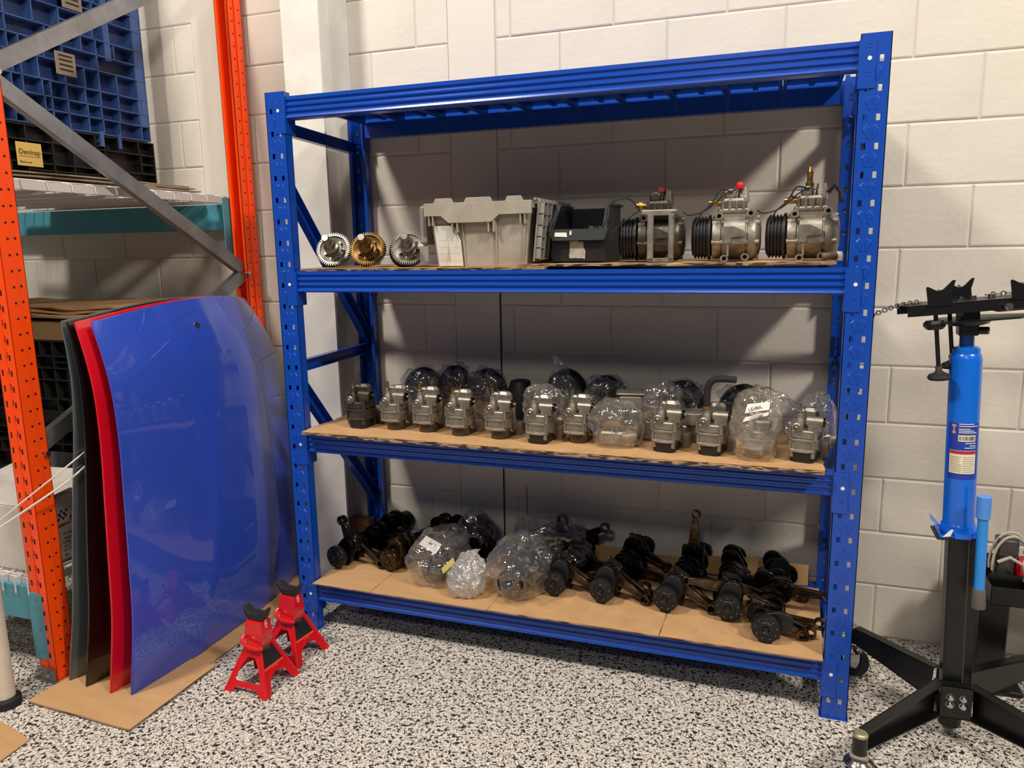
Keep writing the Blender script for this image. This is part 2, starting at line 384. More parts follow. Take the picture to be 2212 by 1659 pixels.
# ------------------------------------------------------------------ cardboard sheets
def jag(pts, amp, step=.03, seed=0):
    rnd = random.Random(seed); out = []
    for (x0, y0), (x1, y1) in zip(pts, pts[1:] + pts[:1]):
        L = math.hypot(x1 - x0, y1 - y0); n = max(1, int(L / step))
        for k in range(n):
            t = k / n; nx, ny = -(y1 - y0) / L, (x1 - x0) / L; a = rnd.uniform(-amp, amp) if k else 0
            out.append((x0 + (x1 - x0) * t + nx * a, y0 + (y1 - y0) * t + ny * a))
    return out
def sheet(label, pts, z, th=.004, amp=.002, seed=1, m=card, group=None, layers=1, step=.03, wave=0):
    t = thing('cardboard_sheet', label, 'cardboard', (pts[0][0], pts[0][1], z), group=group)
    ox, oy = pts[0]; ry = thing
    for k in range(layers):
        P = [(x - ox, y - oy) for x, y in jag(pts, amp, step, seed + k)]
        Q = [(x - ox, y - oy) for x, y in jag(pts, amp * 1.5, step, seed + 40 + k)]
        z0 = k * th * 1.02
        def wv(mb):
            if wave: mb.v = [(x, y, zz + wave * noise.noise(Vector((x * 9, y * 5, seed * 3.1)))) for x, y, zz in mb.v]
            return mb
        wv(MB().prism(P, z0, z0 + th * .28)).build('liner', cardlight, t, smooth=False)
        wv(MB().prism(Q, z0 + th * .28, z0 + th * .72)).build('fluting', cardedge, t, smooth=False)
        wv(MB().prism(P, z0 + th * .72, z0 + th)).build('liner', m, t, smooth=False)
    return t
# upper shelf
sheet('long thin ragged cardboard lining the top loaded shelf, left half', [(.088, .012), (1.0, .004), (1.01, .50), (.09, .50)], 1.3775, .004, .003, 3, layers=2, step=.02)
sheet('ragged cardboard under the bin and compressors on the top loaded shelf', [(.90, .03), (1.855, .02), (1.855, .50), (.92, .50)], 1.3862, .0038, .004, 9, layers=2, step=.02, wave=.004)
# middle shelf
sheet('brown oil-stained cardboard under the row of carburetors', [(.086, -.040), (.55, -.043), (1.05, -.050), (1.5, -.046), (1.852, -.042), (1.845, .46), (.10, .46)], .7875, .0042, .004, 5, cardd, layers=3, step=.022)
# bottom shelf
SHB = .1965
sheet('long pale cardboard base sheet under the others on the bottom shelf', [(.080, -.020), (1.86, -.024), (1.86, .48), (.09, .48)], SHB - .001, .0035, .0015, 8)
seg = [(.079, .325), (.327, .79), (.792, 1.385), (1.387, 1.878)]
labs = ['cardboard sheet at the left end of the bottom shelf, under the first crankshaft', 'cardboard sheet under the plastic bags on the bottom shelf',
        'smudged cardboard sheet under the middle crankshafts on the bottom shelf', 'cardboard sheet at the right end of the bottom shelf with a worn corner']
for i, ((a, b), l) in enumerate(zip(seg, labs)):
    sheet(l, [(a, -.027), (b, -.027), (b + .01, .49), (a + .01, .49)], SHB + .003, .004, .0012, 20 + i, cardd if i > 1 else card)
ZB = SHB + .0075
t = thing('cardboard_flap', 'brown cardboard flap standing up behind the rear crankshafts at the right', 'cardboard', (1.05, .505, ZB))
mb = MB(); P = jag([(0, 0), (.80, 0), (.80, .075), (.62, .085), (.3, .05), (0, .06)], .004, .05, 4); mb.prism(P, 0, .004, T=Rx(82)); mb.build('panel', card, t, smooth=False)
# floor cardboards
sheet('large brown cardboard sheet on the floor under the front edges of the hoods', [(-.564, -.716), (-.119, -.731), (-.118, -.352), (-.29, -.335), (-.555, -.36)], .006, .005, .001, 31, card, step=.06)
sheet('long brown cardboard strip on the floor behind, beside the red jack stands', [(-.50, -.42), (-.150, -.40), (-.150, .22), (-.26, .40), (-.48, .40)], .0005, .005, .001, 33, card, step=.06)
sheet('brown cardboard corner on the floor at the lower left of the photo', [(-.72, -.78), (-.379, -.856), (-.366, -1.0), (-.72, -1.05)], .0005, .004, .001, 35, card, step=.06)

# ------------------------------------------------------------------ gear shafts (top loaded shelf)
def gear_thing(label, loc, yaw, m1, m2, seed, double=False):
    yaw += 20
    t = thing('gear_shaft', label, 'gear', loc, group='gear shafts on the top loaded shelf')
    A = Rz(yaw) @ Rx(90 - 24)                                # local +Z -> towards viewer and up
    t.scale = (1.1,) * 3; N = 48; v = []; f = []; R = .0575; r = .0490; hw = .009
    prof = []
    for i in range(N):
        a0 = 2 * pi * i / N; da = 2 * pi / N
        for fr, rr in ((.0, r), (.22, R), (.5, R), (.72, r)): prof.append((rr * cos(a0 + fr * da), rr * sin(a0 + fr * da)))
    inn = [(.0465 * cos(math.atan2(y, x)), .0465 * sin(math.atan2(y, x))) for x, y in prof]
    g = MB(); g.ring(prof, inn, -hw, hw)
    g.lathe([(.047, -.006), (.047, .002), (.040, .0), (.030, -.002), (.022, .004)], 36, 0, c0=True, c1=True)
    g.build('gear_wheel', m1, t, T=A)
    s = MB(); s.lathe([(.024, .0), (.027, .010), (.022, .012), (.022, .026), (.0245, .028), (.0245, .036), (.018, .04), (.016, .058), (.0135, .06), (.0135, .085), (.0115, .088), (.0115, .094)], 24, 0)
    for k in range(7): a = k * .9; s.cyl((.03 * cos(a), .03 * sin(a), -.001), (.03 * cos(a), .03 * sin(a), .006), .0045, n=8)
    s.build('shaft', m2, t, T=A)
    w = MB(); w.lathe([(.010, -.17), (.014, -.165), (.014, -.10), (.022, -.095), (.022, -.06), (.017, -.05), (.017, -.01)], 16)
    w.build('tail_shaft', steeldk, t, T=A @ Matrix.Rotation(0, 4, 'X') if False else Rz(yaw + 8) @ Rx(93) )
    n = MB(); n.lathe([(.0075, .0942), (.0075, .0895), (.0118, .0945), (.0105, .096)], 16); n.torus(.0095, .0018, 18, 6, T=Tr(0, 0, .094)); n.build('bore_ring', steel, t, T=A)
    if double:
        d = MB(); P2 = [(x * .96, y * .96) for x, y in prof]; d.ring(P2, [(x * .9, y * .9) for x, y in inn], -.034, -.016); d.lathe([(.045, -.032), (.045, -.02)], 30)
        o = d.build('rear_gear', steeldk, t, T=A)
        o.matrix_local = Tr(-.018, .01, .002) @ A
ZG = 1.387
gear_thing('silver toothed gear shaft, leftmost of the three on the top loaded shelf', (.188, .085, ZG + .061), -6, steel, steel, 1)
gear_thing('oily brown toothed gear shaft between the two silver ones', (.327, .085, ZG + .061), -4, brasssteel, brasssteel, 2)
gear_thing('silver gear shaft with a darker gear behind it, next to the grey crate', (.487, .085, ZG + .061), -2, steel, steel, 3, True)

# ------------------------------------------------------------------ lidded crate
crm = mat('dusty_grey_plastic', 'a8a092', .5, var=.9, vscale=12, hex2='8e8678', bump=.03, bscale=60)
crm2 = mat('grey_plastic', '86837d', .5)
cr = thing('lidded_crate', 'dusty pale grey plastic crate with hanging lid flaps and a white sheet', 'crate', (.765, .06, 1.3867))
def tub(w0, w1, d0, d1, h, t=.004, y0=0.):
    mb = MB()
    def rg(w, d, z, ins=0, yo=0): return [(-w / 2 + ins, yo + ins, z), (w / 2 - ins, yo + ins, z), (w / 2 - ins, yo + d - ins, z), (-w / 2 + ins, yo + d - ins, z)]
    a = rg(w0, d0, 0, 0, (d1 - d0) / 2 + y0); b = rg(w1, d1, h, 0, y0); c = rg(w1, d1, h, t, y0); e = rg(w0, d0, t, t, (d1 - d0) / 2 + y0)
    v = a + b + c + e; f = [(3, 2, 1, 0), (12, 13, 14, 15)]
    for k in (0, 4, 8):
        for i in range(4): j = (i + 1) % 4; f.append((k + i, k + j, k + 4 + j, k + 4 + i))
    return mb.add(v, f)
tub(.315, .352, .36, .39, .195, .004, -.012).build('tub', crm, cr, smooth=False)
for sx in (-.147, -.055, .055, .147):                      # shallow vertical corrugations on the front wall
    mb = MB(); mb.add([(sx - .004, .002, .0), (sx + .004, .002, .0), (sx * 1.1 + .004, -.016, .17), (sx * 1.1 - .004, -.016, .17), (sx, -.003, .0), (sx * 1.1, -.0185, .17)], [(0, 4, 5, 3), (4, 1, 2, 5)])
    mb.build('wall_rib', crm, cr, smooth=False)
mb = MB(); rim = [(-.188, .166), (-.128, .166), (-.100, .143), (.050, .143), (.078, .166), (.188, .166), (.188, .208), (-.188, .208)]
mb.prism(rim, .022, .034, T=FRONT)
for a, b in ((-.155, -.082), (-.045, .055), (.098, .160)):
    mb.prism([(a, .208), (b, .208), (b - .008, .223), (a + .008, .223)], .022, .030, T=FRONT)
mb.build('front_rim', crm, cr, bevel=.0012, smooth=False)
mb = MB(); mb.box(-.188, -.176, -.02, .39, .185, .208); mb.box(.176, .188, -.02, .39, .185, .208); mb.box(-.188, .188, .378, .39, .185, .208)
mb.build('rim', crm, cr, smooth=False)
for x in (-.172, -.158, -.088, -.07, .04, .058, .150, .165):
    MB().box(x - .0018, x + .0018, -.032, -.010, .135 if abs(x) > .1 else .112, .168).build('gusset', crm, cr, smooth=False)
# hanging lid flaps
def lidflap(sx):
    mb = MB(); x = sx * .196; t = -sx * .02
    def P(u, y, z): return (x + sx * (.010 + (.205 - z) * -.10) + sx * u, y, z)
    for i in range(9): y = .0 + i * .0455; mb.add([P(0, y, .02), P(.018, y, .02), P(.018, y, .20), P(0, y, .20), P(0, y + .003, .02), P(.018, y + .003, .02), P(.018, y + .003, .20), P(0, y + .003, .20)], [(0, 1, 2, 3), (7, 6, 5, 4), (0, 3, 7, 4), (1, 5, 6, 2), (0, 4, 5, 1), (3, 2, 6, 7)])
    for i in range(6): z = .02 + i * .0358; mb.add([P(0, 0, z), P(.016, 0, z), P(.016, .367, z), P(0, .367, z), P(0, 0, z + .003), P(.016, 0, z + .003), P(.016, .367, z + .003), P(0, .367, z + .003)], [(0, 1, 2, 3), (7, 6, 5, 4), (0, 3, 7, 4), (1, 5, 6, 2), (0, 4, 5, 1), (3, 2, 6, 7)])
    mb.add([P(-.004, -.006, .015), P(0, -.006, .015), P(0, .372, .015), P(-.004, .372, .015), P(-.004, -.006, .205), P(0, -.006, .205), P(0, .372, .205), P(-.004, .372, .205)], [(0, 1, 2, 3), (7, 6, 5, 4), (0, 3, 7, 4), (1, 5, 6, 2), (0, 4, 5, 1), (3, 2, 6, 7)])
    for y in range(10): mb.box(x - .008, x + .014, .002 + y * .038, .026 + y * .038, .198, .213)
    mb.cyl((x - .002 * sx, -.014, .212), (x - .002 * sx, .38, .212), .0045, n=8)
    return mb
lidflap(1).build('lid_flap', crm2, cr, smooth=False)
mb = MB(); mb.rbox(-.222, -.198, -.004, .34, .075, .205, .008); mb.box(-.222, -.19, -.006, .0, .02, .07); mb.build('lid_flap', crm2, cr, smooth=False)
mb = MB(); v = [(-.150, -.003, .002), (-.062, -.003, .002), (-.066, -.0105, .085), (-.088, -.016, .135), (-.160, -.016, .135)]
mb.add([(x, y - .001, z) for x, y, z in v], [(0, 1, 2, 3, 4)]); mb.build('paper_sheet', mat('dirty_white_paper', 'd8d4ca', .6, var=.6, vscale=20, hex2='c6c1b6'), cr, smooth=False)
mb = MB()
for k in range(5): mb.box(-.148, -.072, -.006 - k * .0021, -.0055 - k * .0021, .02 + k * .022, .021 + k * .022)
mb.box(-.112, -.111, -.0125, -.005, .02, .1)
mb.build('printed_line', mat('grey_print', 'aaa59b', .7), cr, smooth=False)

# ------------------------------------------------------------------ stacking bin
binm = mat('charcoal_bin_plastic', '17181a', .42); binl = mat('bin_lip_plastic', '35393b', .45)
bn = thing('parts_bin', 'black open-front parts bin with a torn paper label', 'bin', (1.083, .12, 1.3942))
mb = MB(); a = .078; bq = .082
side = [(0, 0), (.235, 0), (.245, .185), (.065, .185), (-.020, .108), (-.012, .08), (0, .07)]
TY = Matrix(((0, 0, 1, 0), (1, 0, 0, 0), (0, 1, 0, 0), (0, 0, 0, 1)))
mb.prism(side, -.088, -.084, T=TY); mb.prism(side, .084, .088, T=TY)
mb.box(-.086, .086, 0, .238, 0, .004); mb.box(-.086, .086, .235, .243, 0, .182); mb.box(-.084, .084, 0, .004, 0, .075)
mb.build('body', binm, bn, smooth=False)
mb = MB(); mb.prism([(-.096, .108), (.102, .108), (.088, .072), (-.082, .072)], .012, .022, T=FRONT); mb.build('front_lip', binl, bn, smooth=False)
for s in (-1, 1):
    mb = MB(); mb.add([(s * .082, -.018, .108), (s * .096, -.018, .108), (s * .090, .066, .19), (s * .076, .066, .19), (s * .082, -.010, .108), (s * .096, -.010, .108), (s * .09, .074, .19), (s * .076, .074, .19)], [(0, 1, 2, 3), (7, 6, 5, 4), (0, 4, 5, 1), (1, 5, 6, 2), (2, 6, 7, 3), (3, 7, 4, 0)])
    mb.box(s * .09 - .006, s * .09 + .006, .066, .25, .183, .191)
    mb.build('side_rim', binl, bn, smooth=False)
mb = MB(); P = jag([(-.030, .015), (.022, .012), (.024, .035), (.018, .05), (.016, .068), (-.030, .070)], .002, .01, 5); mb.prism(P, .001, .002, T=FRONT); mb.build('torn_label', mat('aged_paper', 'b8b2a6', .8, var=.8, vscale=40, hex2='8c867a'), bn, smooth=False)
mb = MB(); mb.prism([(-.075, .085), (-.032, .083), (-.034, .097), (-.073, .098)], .023, .024, T=FRONT); mb.prism([(-.024, .089), (-.018, .089), (-.017, .102), (-.023, .102)], .023, .024, T=FRONT); mb.build('label', paper, bn, smooth=False)
for p, r, lab in (((1.10, .20, 1.4), .010, 'small silver bolt sticking up inside the black bin'), ((1.125, .22, 1.4), .008, 'pale fitting lying against the bolt inside the black bin')):
    t = thing('bolt', lab, 'bolt', p); mb = MB(); mb.cyl((0, 0, 0), (.012, 0, .10), r, n=8); mb.cyl((.012, 0, .10), (.013, 0, .112), r * 1.5, n=6); mb.build('shank', alu, t)
t = thing('parts_tray', 'low dark tray behind the black bin and lid flap', 'tray', (1.0, .34, 1.3942)); MB().box(-.05, .05, 0, .12, 0, .05).build('body', binm, t, smooth=False)

# ------------------------------------------------------------------ compressors
def TX(x, y, z): return Tr(x, y, z) @ Ry(90)
def compressor(label, loc, rz, dk, bracket, cap):
    t = thing('compressor', label, 'compressor', loc, rz, 'used compressors on the top loaded shelf')
    t.scale = (1.08, 1, 1.04); R = .066; am = alu if not dk else MATS['grimy_cast_aluminium']
    zc = R + .004
    b = MB(); b.lathe([(.050, -.062), (.063, -.058), (R - .002, -.05), (R - .002, -.036), (R - .006, -.034), (R - .006, -.03), (R, -.028), (R, .03), (R - .004, .032), (R - .004, .036), (R + .001, .038), (R + .001, .052), (R - .004, .06), (R - .016, .07), (.03, .074)], 40, T=TX(0, 0, zc))
    for a in range(0, 360, 60):
        ca, sa = cos(radians(a + 15)), sin(radians(a + 15)); b.cyl((-.06, ca * .058, zc + sa * .058), (.068, ca * .058, zc + sa * .058), .008, n=8)
    b.prism([(-.03, .0), (.035, .0), (.035, .032), (.0, .05), (-.03, .05)], R - .006, R + .004, T=Tr(0, 0, zc - .02) @ FRONT)
    b.prism([(-.026, .002), (-.006, .002), (-.006, .018), (.03, .022), (.034, .034), (.006, .038), (-.006, .03), (-.026, .03)], R, R + .009, T=Tr(0, 0, zc - .02) @ FRONT)
    b.box(-.018, -.012, -.072, -.03, zc - .055, zc - .01)
    b.build('body', am, t)
    p = MB(); pr = []; x = -.066
    pr = [(.03, -.118), (.05, -.116), (.056, -.112)]
    for k in range(5): pr += [(.062, -.108 + k * .009), (.062, -.105 + k * .009), (.056, -.103 + k * .009), (.056, -.101 + k * .009)]
    pr += [(.066, -.070), (.066, -.064), (.05, -.062)]
    p.lathe(pr, 36, T=TX(0, 0, zc)); p.build('pulley', blackp if not bracket else MATS['black_steel_paint'], t)
    h = MB(); h.prism([(-.045, 0), (.045, 0), (.038, .03), (-.038, .03)], -.035, .035, T=Tr(0, 0, zc + .045) @ FRONT)
    h.rbox(-.046, .046, -.04, .04, zc + .068, zc + .082, .005); h.rbox(-.040, .034, -.032, .032, zc + .08, zc + .112, .008)
    h.rbox(-.030, .004, -.028, .02, zc + .11, zc + .138, .006)
    for k in range(4): h.cyl((-.033 + k * .019, -.034, zc + .07), (-.033 + k * .019, -.034, zc + .104), .006, n=10)
    h.cyl((.022, 0, zc + .1), (.022, 0, zc + .145), .018, .012, n=14)
    h.build('cylinder_head', am, t, bevel=.001)
    for x, z in ((-.04, zc + .060), (.044, zc + .066), (-.024, zc - .062), (.032, zc - .058)):
        e = MB()
        e.lathe([(.0115, 0), (.0115, .016), (.006, .016), (.006, 0)], 18, T=Tr(x, -.062 if z > zc else -.045, z) @ Rx(90), c0=False, c1=False)
        e.lathe([(.0062, .004), (.0062, .003)], 14, 1, T=Tr(x, -.062 if z > zc else -.045, z) @ Rx(90))
        e.box(x - .006, x + .006, -.062 if z > zc else -.045, .0, z - .004, z + .004)
        e.build('mounting_lug', [am, ink], t)
    f = MB(); f.cyl((-.035, -.02, zc + .098), (-.072, -.022, zc + .100), .008, n=12); f.cyl((-.05, -.02, zc + .098), (-.062, -.022, zc + .1), .0105, n=6)
    f.build('brass_fitting', brass, t)
    w = MB()
    if bracket:
        k = MB(); k.box(-.030, -.012, -.078, -.070, 0, .148); k.box(.030, .046, -.078, -.070, 0, .148); k.box(-.030, .046, -.078, -.062, 0, .012); k.rbox(-.05, .056, -.078, -.04, .136, .154, .004)
        k.box(-.028, -.014, -.08, -.078, .01, .14); k.box(.033, .043, -.08, -.078, .01, .14); k.build('mounting_bracket', alu, t, smooth=False, bevel=.0015)
        w.tube(crv([(-.055, -.03, .150), (-.08, -.04, .185), (-.11, -.05, .19), (-.145, -.05, .17), (-.150, -.05, .12), (-.135, -.05, .07)]), .0022, 6)
        w.tube(crv([(-.06, -.03, .155), (-.09, -.04, .13), (-.12, -.045, .105), (-.135, -.05, .09)]), .0022, 6)
    else:
        w.tube(crv([(-.01, -.03, .20), (-.04, -.04, .205), (-.06, -.045, .17), (-.09, -.05, .14), (-.105, -.05, .11)]), .0024, 6)
        w.tube(crv([(0, -.03, .205), (-.03, -.05, .19), (-.075, -.05, .15), (-.12, -.05, .135), (-.14, -.05, .145)]), .002, 6)
    w.build('wire', rubber, t)
    if cap == 'red':
        c = MB(); c.lathe([(.006, 0), (.011, .002), (.0125, .01), (.010, .018), (.005, .021)], 16, T=Tr(.012, -.02, zc + .137)); c.build('red_cap', mat('red_plastic', 'c8201a', .35), t)['label'] = 'red plastic cap'
    elif cap == 'brass':
        c = MB(); c.lathe([(.0115, 0), (.0115, .012), (.008, .014), (.008, .034), (.009, .036), (.009, .042), (.006, .05), (.0045, .056)], 14, T=Tr(-.008, -.01, zc + .135)); c.build('brass_valve', brass, t)
        c = MB(); c.tube([(.04, .0, .19), (.055, -.01, .21), (.07, 0, .19), (.075, 0, .16)], .006, 8); c.build('hose_stub', rubber, t); c = MB(); c.tube([(-.03, .0, .17), (-.055, -.01, .18), (-.065, 0, .165)], .006, 8); c.build('hose_stub', rubber, t)
    else:
        c = MB(); c.rbox(-.006, .012, -.02, -.004, zc + .136, zc + .15, .002); c.build('dark_red_plug', mat('dark_red', '6a1c1a', .4), t)
    return t
ZC = 1.3945
compressor('grimy compressor with a cast mounting bracket bolted to its front, beside the black bin', (1.338, .17, ZC), 3, True, True, '')
compressor('compressor with a bright red cap on its head, middle of the three', (1.566, .17, ZC), 2, False, False, 'red')
compressor('compressor with a tall brass valve on top, beside the right post', (1.787, .165, ZC), -4, False, False, 'brass')
t = thing('pipe_elbow', 'rusty pipe elbow lying in front of the rightmost compressor', 'pipe fitting', (1.832, .05, ZC)); mb = MB()
mb.tube([(-.016, 0, .013), (0, 0, .014), (.012, .002, .014), (.022, .006, .016)], [.011, .010, .012, .0125], 12); mb.build('elbow', mat('rusty_brown', '7a6450', .6, .3, var=.8, vscale=60, hex2='4a3626'), t)
t = thing('white_cap', 'small white plastic cap beside the rusty pipe elbow', 'cap', (1.862, .075, ZC)); mb = MB(); mb.lathe([(.012, 0), (.012, .02), (.009, .026)], 16); mb.build('cap', paper, t)  # a loose white plastic cap

# ------------------------------------------------------------------ carburetors
def carb(label, x, y, rz, base='knurl', stem='brass', dark=False, hose=False, name='carburetor', grp='carburetors in a row on the middle shelf', sc=1.0):
    t = thing(name, label, 'carburetor', (x, y, .8008), rz, grp); t.scale = (sc, sc, sc)
    am = aludark if dark else alu
    b = MB(); b.rbox(-.038, .038, 0, .078, .030, .072, .004)
    b.prism([(-.036, .036), (.036, .036), (.033, .041), (-.033, .041)], .0, .004, T=FRONT)
    b.box(-.037, -.030, -.005, .002, .032, .072); b.box(.030, .037, -.005, .002, .032, .072); b.box(-.037, .037, -.005, .002, .065, .072)
    b.prism([(-.036, .036), (-.02, .031), (.02, .031), (.036, .036), (.034, .041), (.015, .037), (-.015, .037), (-.034, .041)], -.001, .006, T=FRONT)
    b.prism([(.070, .02), (.100, .0), (.100, .040), (.075, .070), (.0, .070), (.0, .045), (.045, .030)], .034, .042, T=Matrix(((0, 0, 1, 0), (1, 0, 0, 0), (0, 1, 0, 0), (0, 0, 0, 1))))
    b.box(.030, .06, .085, .125, .0, .045)
    b.build('float_bowl', alu if not dark else aludark, t, bevel=.001)
    l = MB(); l.rbox(-.040, .040, -.003, .080, .073, .098, .003)
    for px, py in ((-.036, 0), (.036, 0), (-.036, .076), (.036, .076)): l.cyl((px, py, .070), (px, py, .104), .0062, n=10)
    l.rbox(-.018, .036, .045, .078, .098, .158, .010); l.rbox(-.030, .0, .04, .07, .098, .155, .006)
    l.build('cover', am, t, bevel=.0008)
    v = MB(); v.lathe([(.013, .098), (.012, .13), (.0095, .134), (.0095, .146), (.007, .148)], 18, T=Tr(-.010, .006, 0)); v.build('riser', am, t)
    q = MB(); q.lathe([(.0135, 0), (.0135, .010), (.0105, .012), (.0105, .016), (.0085, .016), (.0085, .011)], 20, T=Tr(-.016, .002, .108) @ Rx(90)); q.lathe([(.006, .011), (.006, .015), (.002, .018)], 6, T=Tr(-.016, .002, .108) @ Rx(90)); q.build('inlet_plug', alu, t)
    h = MB(); h.cyl((.008, .022, .124), (.054, .022, .124), .0155, n=18); h.cyl((.054, .022, .124), (.060, .022, .124), .0135, n=18, mi=1); h.cyl((.06, .022, .124), (.068, .022, .124), .005, n=8)
    h.box(.014, .050, .008, .036, .098, .12); h.build('throttle_barrel', [am, steeldk], t)
    if stem:
        sm = brass if 'brass' in stem else steel; rr = .0085 if stem == 'brass' else .006; hh = .178 if stem != 'brass_small' else .172
        s = MB(); s.lathe([(rr, .146), (rr, .153), (rr * .8, .155), (rr * .72, hh - .004), (rr * .85, hh - .003), (rr * .8, hh)], 14, T=Tr(-.010, .006, 0)); s.build('stem', sm, t)
    if hose:
        s = MB(); s.tube(crv([(-.010, .006, .150), (-.010, .006, .20), (-.004, .006, .226), (.018, .006, .242), (.075, .006, .243)]), .0105, 14); s.lathe([(.0125, .147), (.0125, .156)], 14, 1, T=Tr(-.010, .006, 0))
        s.build('elbow_hose', [rubber, brass], t)
    c = MB()
    if base == 'knurl':
        N = 40; pr = []
        for i in range(N):
            for fr, rr in ((0, .031), (.5, .033)): a = 2 * pi * (i + fr) / N; pr.append((rr * cos(a), rr * sin(a)))
        c.prism(pr, .0, .027, T=Tr(.004, .036, 0)); c.lathe([(.034, .027), (.034, .031)], 24, T=Tr(.004, .036, 0)); c.build('knurled_cap', mat('knurled_dark_metal', '6e675c', .35, .8, var=.6, vscale=30, hex2='3a342c'), t, smooth=False)
    else:
        c.add([(-.018, .0, 0), (.022, .0, 0), (.034, .012, 0), (.034, .07, 0), (-.034, .07, 0), (-.034, .012, 0), (-.022, -.002, .031), (.022, -.002, .031), (.037, .004, .031), (.037, .075, .031), (-.037, .075, .031), (-.037, .004, .031)],
              [(5, 4, 3, 2, 1, 0), (6, 7, 8, 9, 10, 11)] + [(i, (i + 1) % 6, 6 + (i + 1) % 6, 6 + i) for i in range(6)])
        c.build('black_base', mat('black_moulded_plastic', '17181a', .5), t, smooth=False, bevel=.001)
        for px in (-.029, .031): MB().lathe([(.006, .016), (.0065, .034)], 12, T=Tr(px, .002, 0)).build('post_screw', am, t)
    return t
Q = 'carburetor on the middle shelf cardboard'
carb('darkened grimy carburetor with a black base, leftmost in the row', .258, .054, -2, 'sq', 'brass_small', True)
carb('carburetor with fat brass stem and knurled cap, beside the dark leftmost one', .395, .063, -3, 'knurl', 'brass')
carb('third carburetor from the left, brass stem and knurled round cap', .525, .062, -3, 'knurl', 'brass')
carb('fourth carburetor from the left, thin brass stem and knurled cap', .661, .044, -4, 'knurl', 'brass_small')
carb('fifth carburetor from the left, silver stem and knurled cap', .81, .039, -5, 'knurl', 'steel')
carb('sixth carburetor from the left, silver stem and square black base', .963, .020, -5, 'sq', 'steel')
carb('carburetor with silver stem and knurled cap, just left of the bagged drum', 1.083, .060, -6, 'knurl', 'steel')
carb('carburetor with darker cover and black base, just right of the bagged drum', 1.38, .028, -8, 'sq', 'steel', False)
carb('carburetor with a bent black rubber hose on top', 1.52, .028, -8, 'sq', None, False, True)
carb('carburetor with a silver stem and black base, rightmost in the row', 1.789, .025, -12, 'sq', 'steel')
carb('carburetor seen through a clear bag with a printed label', 1.648, .035, -10, 'sq', None, False, False, 'carburetor', sc=.86)

# ------------------------------------------------------------------ bags and their contents
def blob(fn, nu=26, nv=18):
    v = []; f = []
    for j in range(nv + 1):
        for i in range(nu): v.append(fn(i / nu, j / nv))
    for j in range(nv):
        for i in range(nu): k = (i + 1) % nu; f.append((j * nu + i, j * nu + k, (j + 1) * nu + k, (j + 1) * nu + i))
    f.append(tuple(range(nu - 1, -1, -1))); f.append(tuple(range(nv * nu, (nv + 1) * nu)))
    return v, f
def bagmesh(sx, sy, sz, seed, tip=None, amp=.16, nu=72, nv=48):
    def fn(u, w):
        ph = w * pi * .985 + .02; a = 2 * pi * u
        x, y, z = cos(a) * sin(ph), sin(a) * sin(ph), -cos(ph)
        d = (abs(x) ** 4 + abs(y) ** 4 + abs(z) ** 4 + 1e-6) ** -.13 * .93 + amp * 1.5 * noise.noise(Vector((x * 2.1 + seed, y * 2.1, z * 2.1))) + amp * .55 * noise.noise(Vector((x * 5 + seed, y * 5, z * 5))) + amp * .25 * noise.noise(Vector((x * 12, y * 12 + seed, z * 12)))
        d += amp * .9 * (.22 - abs(noise.noise(Vector((x * 3.3 + seed * 2, y * 3.3, z * 2.2))))) - amp * .5 * abs(noise.noise(Vector((x * 8, y * 8 + seed, z * 5))))
        X, Y, Z = x * d * sx, y * d * sy, (z * d * .5 + .5) * sz
        if z < -.5: Z = max(.001, Z * .3); 
        if tip:
            q = max(0, w - .55) / .45
            X = X * (1 - .75 * q) + tip[0] * q * q; Y = Y * (1 - .75 * q) + tip[1] * q * q; Z += tip[2] * q * q
        return (X, Y, max(.0008, Z))
    return MB().add(*blob(fn, nu, nv))
def bag(label, loc, s, seed, m=None, tip=None, name='plastic_bag', rz=0, amp=.16, group=None):
    o = bagmesh(s[0], s[1], s[2], seed, tip, amp).build(name, m or bagm, angle=180)
    o.location = loc; o.rotation_euler = (0, 0, radians(rz)); return tag(o, label, 'bag', group)
ZM = .8008
rub = mat('glossy_black_hose', '0a0a0a', .4)
def intake(label, loc, h, rz, seed, grp='bagged black intake hoses behind the carburetors'):
    t = thing('intake_hose', label, 'hose', loc, rz, grp); mb = MB(); k = h / .2
    mb.tube(crv([(-.045, 0, .01), (-.047, 0, .07 * k), (-.032, 0, .135 * k), (.005, 0, .160 * k), (.038, 0, .140 * k), (.055, 0, .095 * k)], 6), .036, 18)
    for z in (.03, .05): mb.torus(.0345, .003, 20, 6, T=Tr(-.046, 0, z * k))
    mb.build('elbow', rub, t); mb = MB(); mb.lathe([(.040, 0), (.040, .045), (.034, .05), (.034, .07)], 22, T=Tr(.055, 0, 0)); mb.build('collar', aludark, t); return t
BG = [(.40, .33, .195, 10, 'leftmost'), (.52, .37, .205, -20, 'second from left'), (.655, .36, .195, 5, 'third from left'), (.98, .33, .215, 0, 'tallest, in the middle'),
      (1.125, .33, .19, 25, 'right of the tallest one'), (1.40, .34, .18, -15, 'fifth from left'), (1.60, .36, .17, 10, 'behind the bent rubber hose')]
for i, (x, y, h, rz, w) in enumerate(BG):
    intake('black elbow hose in a clear bag behind the carburetors, ' + w, (x, y, ZM), h, rz, i)
    bag('clear bag around a black elbow hose, ' + w, (x, y, ZM), (.088, .066, h + .004), i * 7.3 + 1, bagm2 if i in (1, 2, 5, 6) else bagm, None if i != 3 else (-.06, .02, .045), rz=rz, amp=.16, group='clear bags around black hoses behind the carburetors')
t = thing('intake_hose', 'unbagged short black hose behind the fifth carburetor', 'hose', (.815, .30, ZM)); MB().lathe([(.05, 0), (.048, .12), (.036, .16), (.02, .165)], 22).build('body', rub, t)
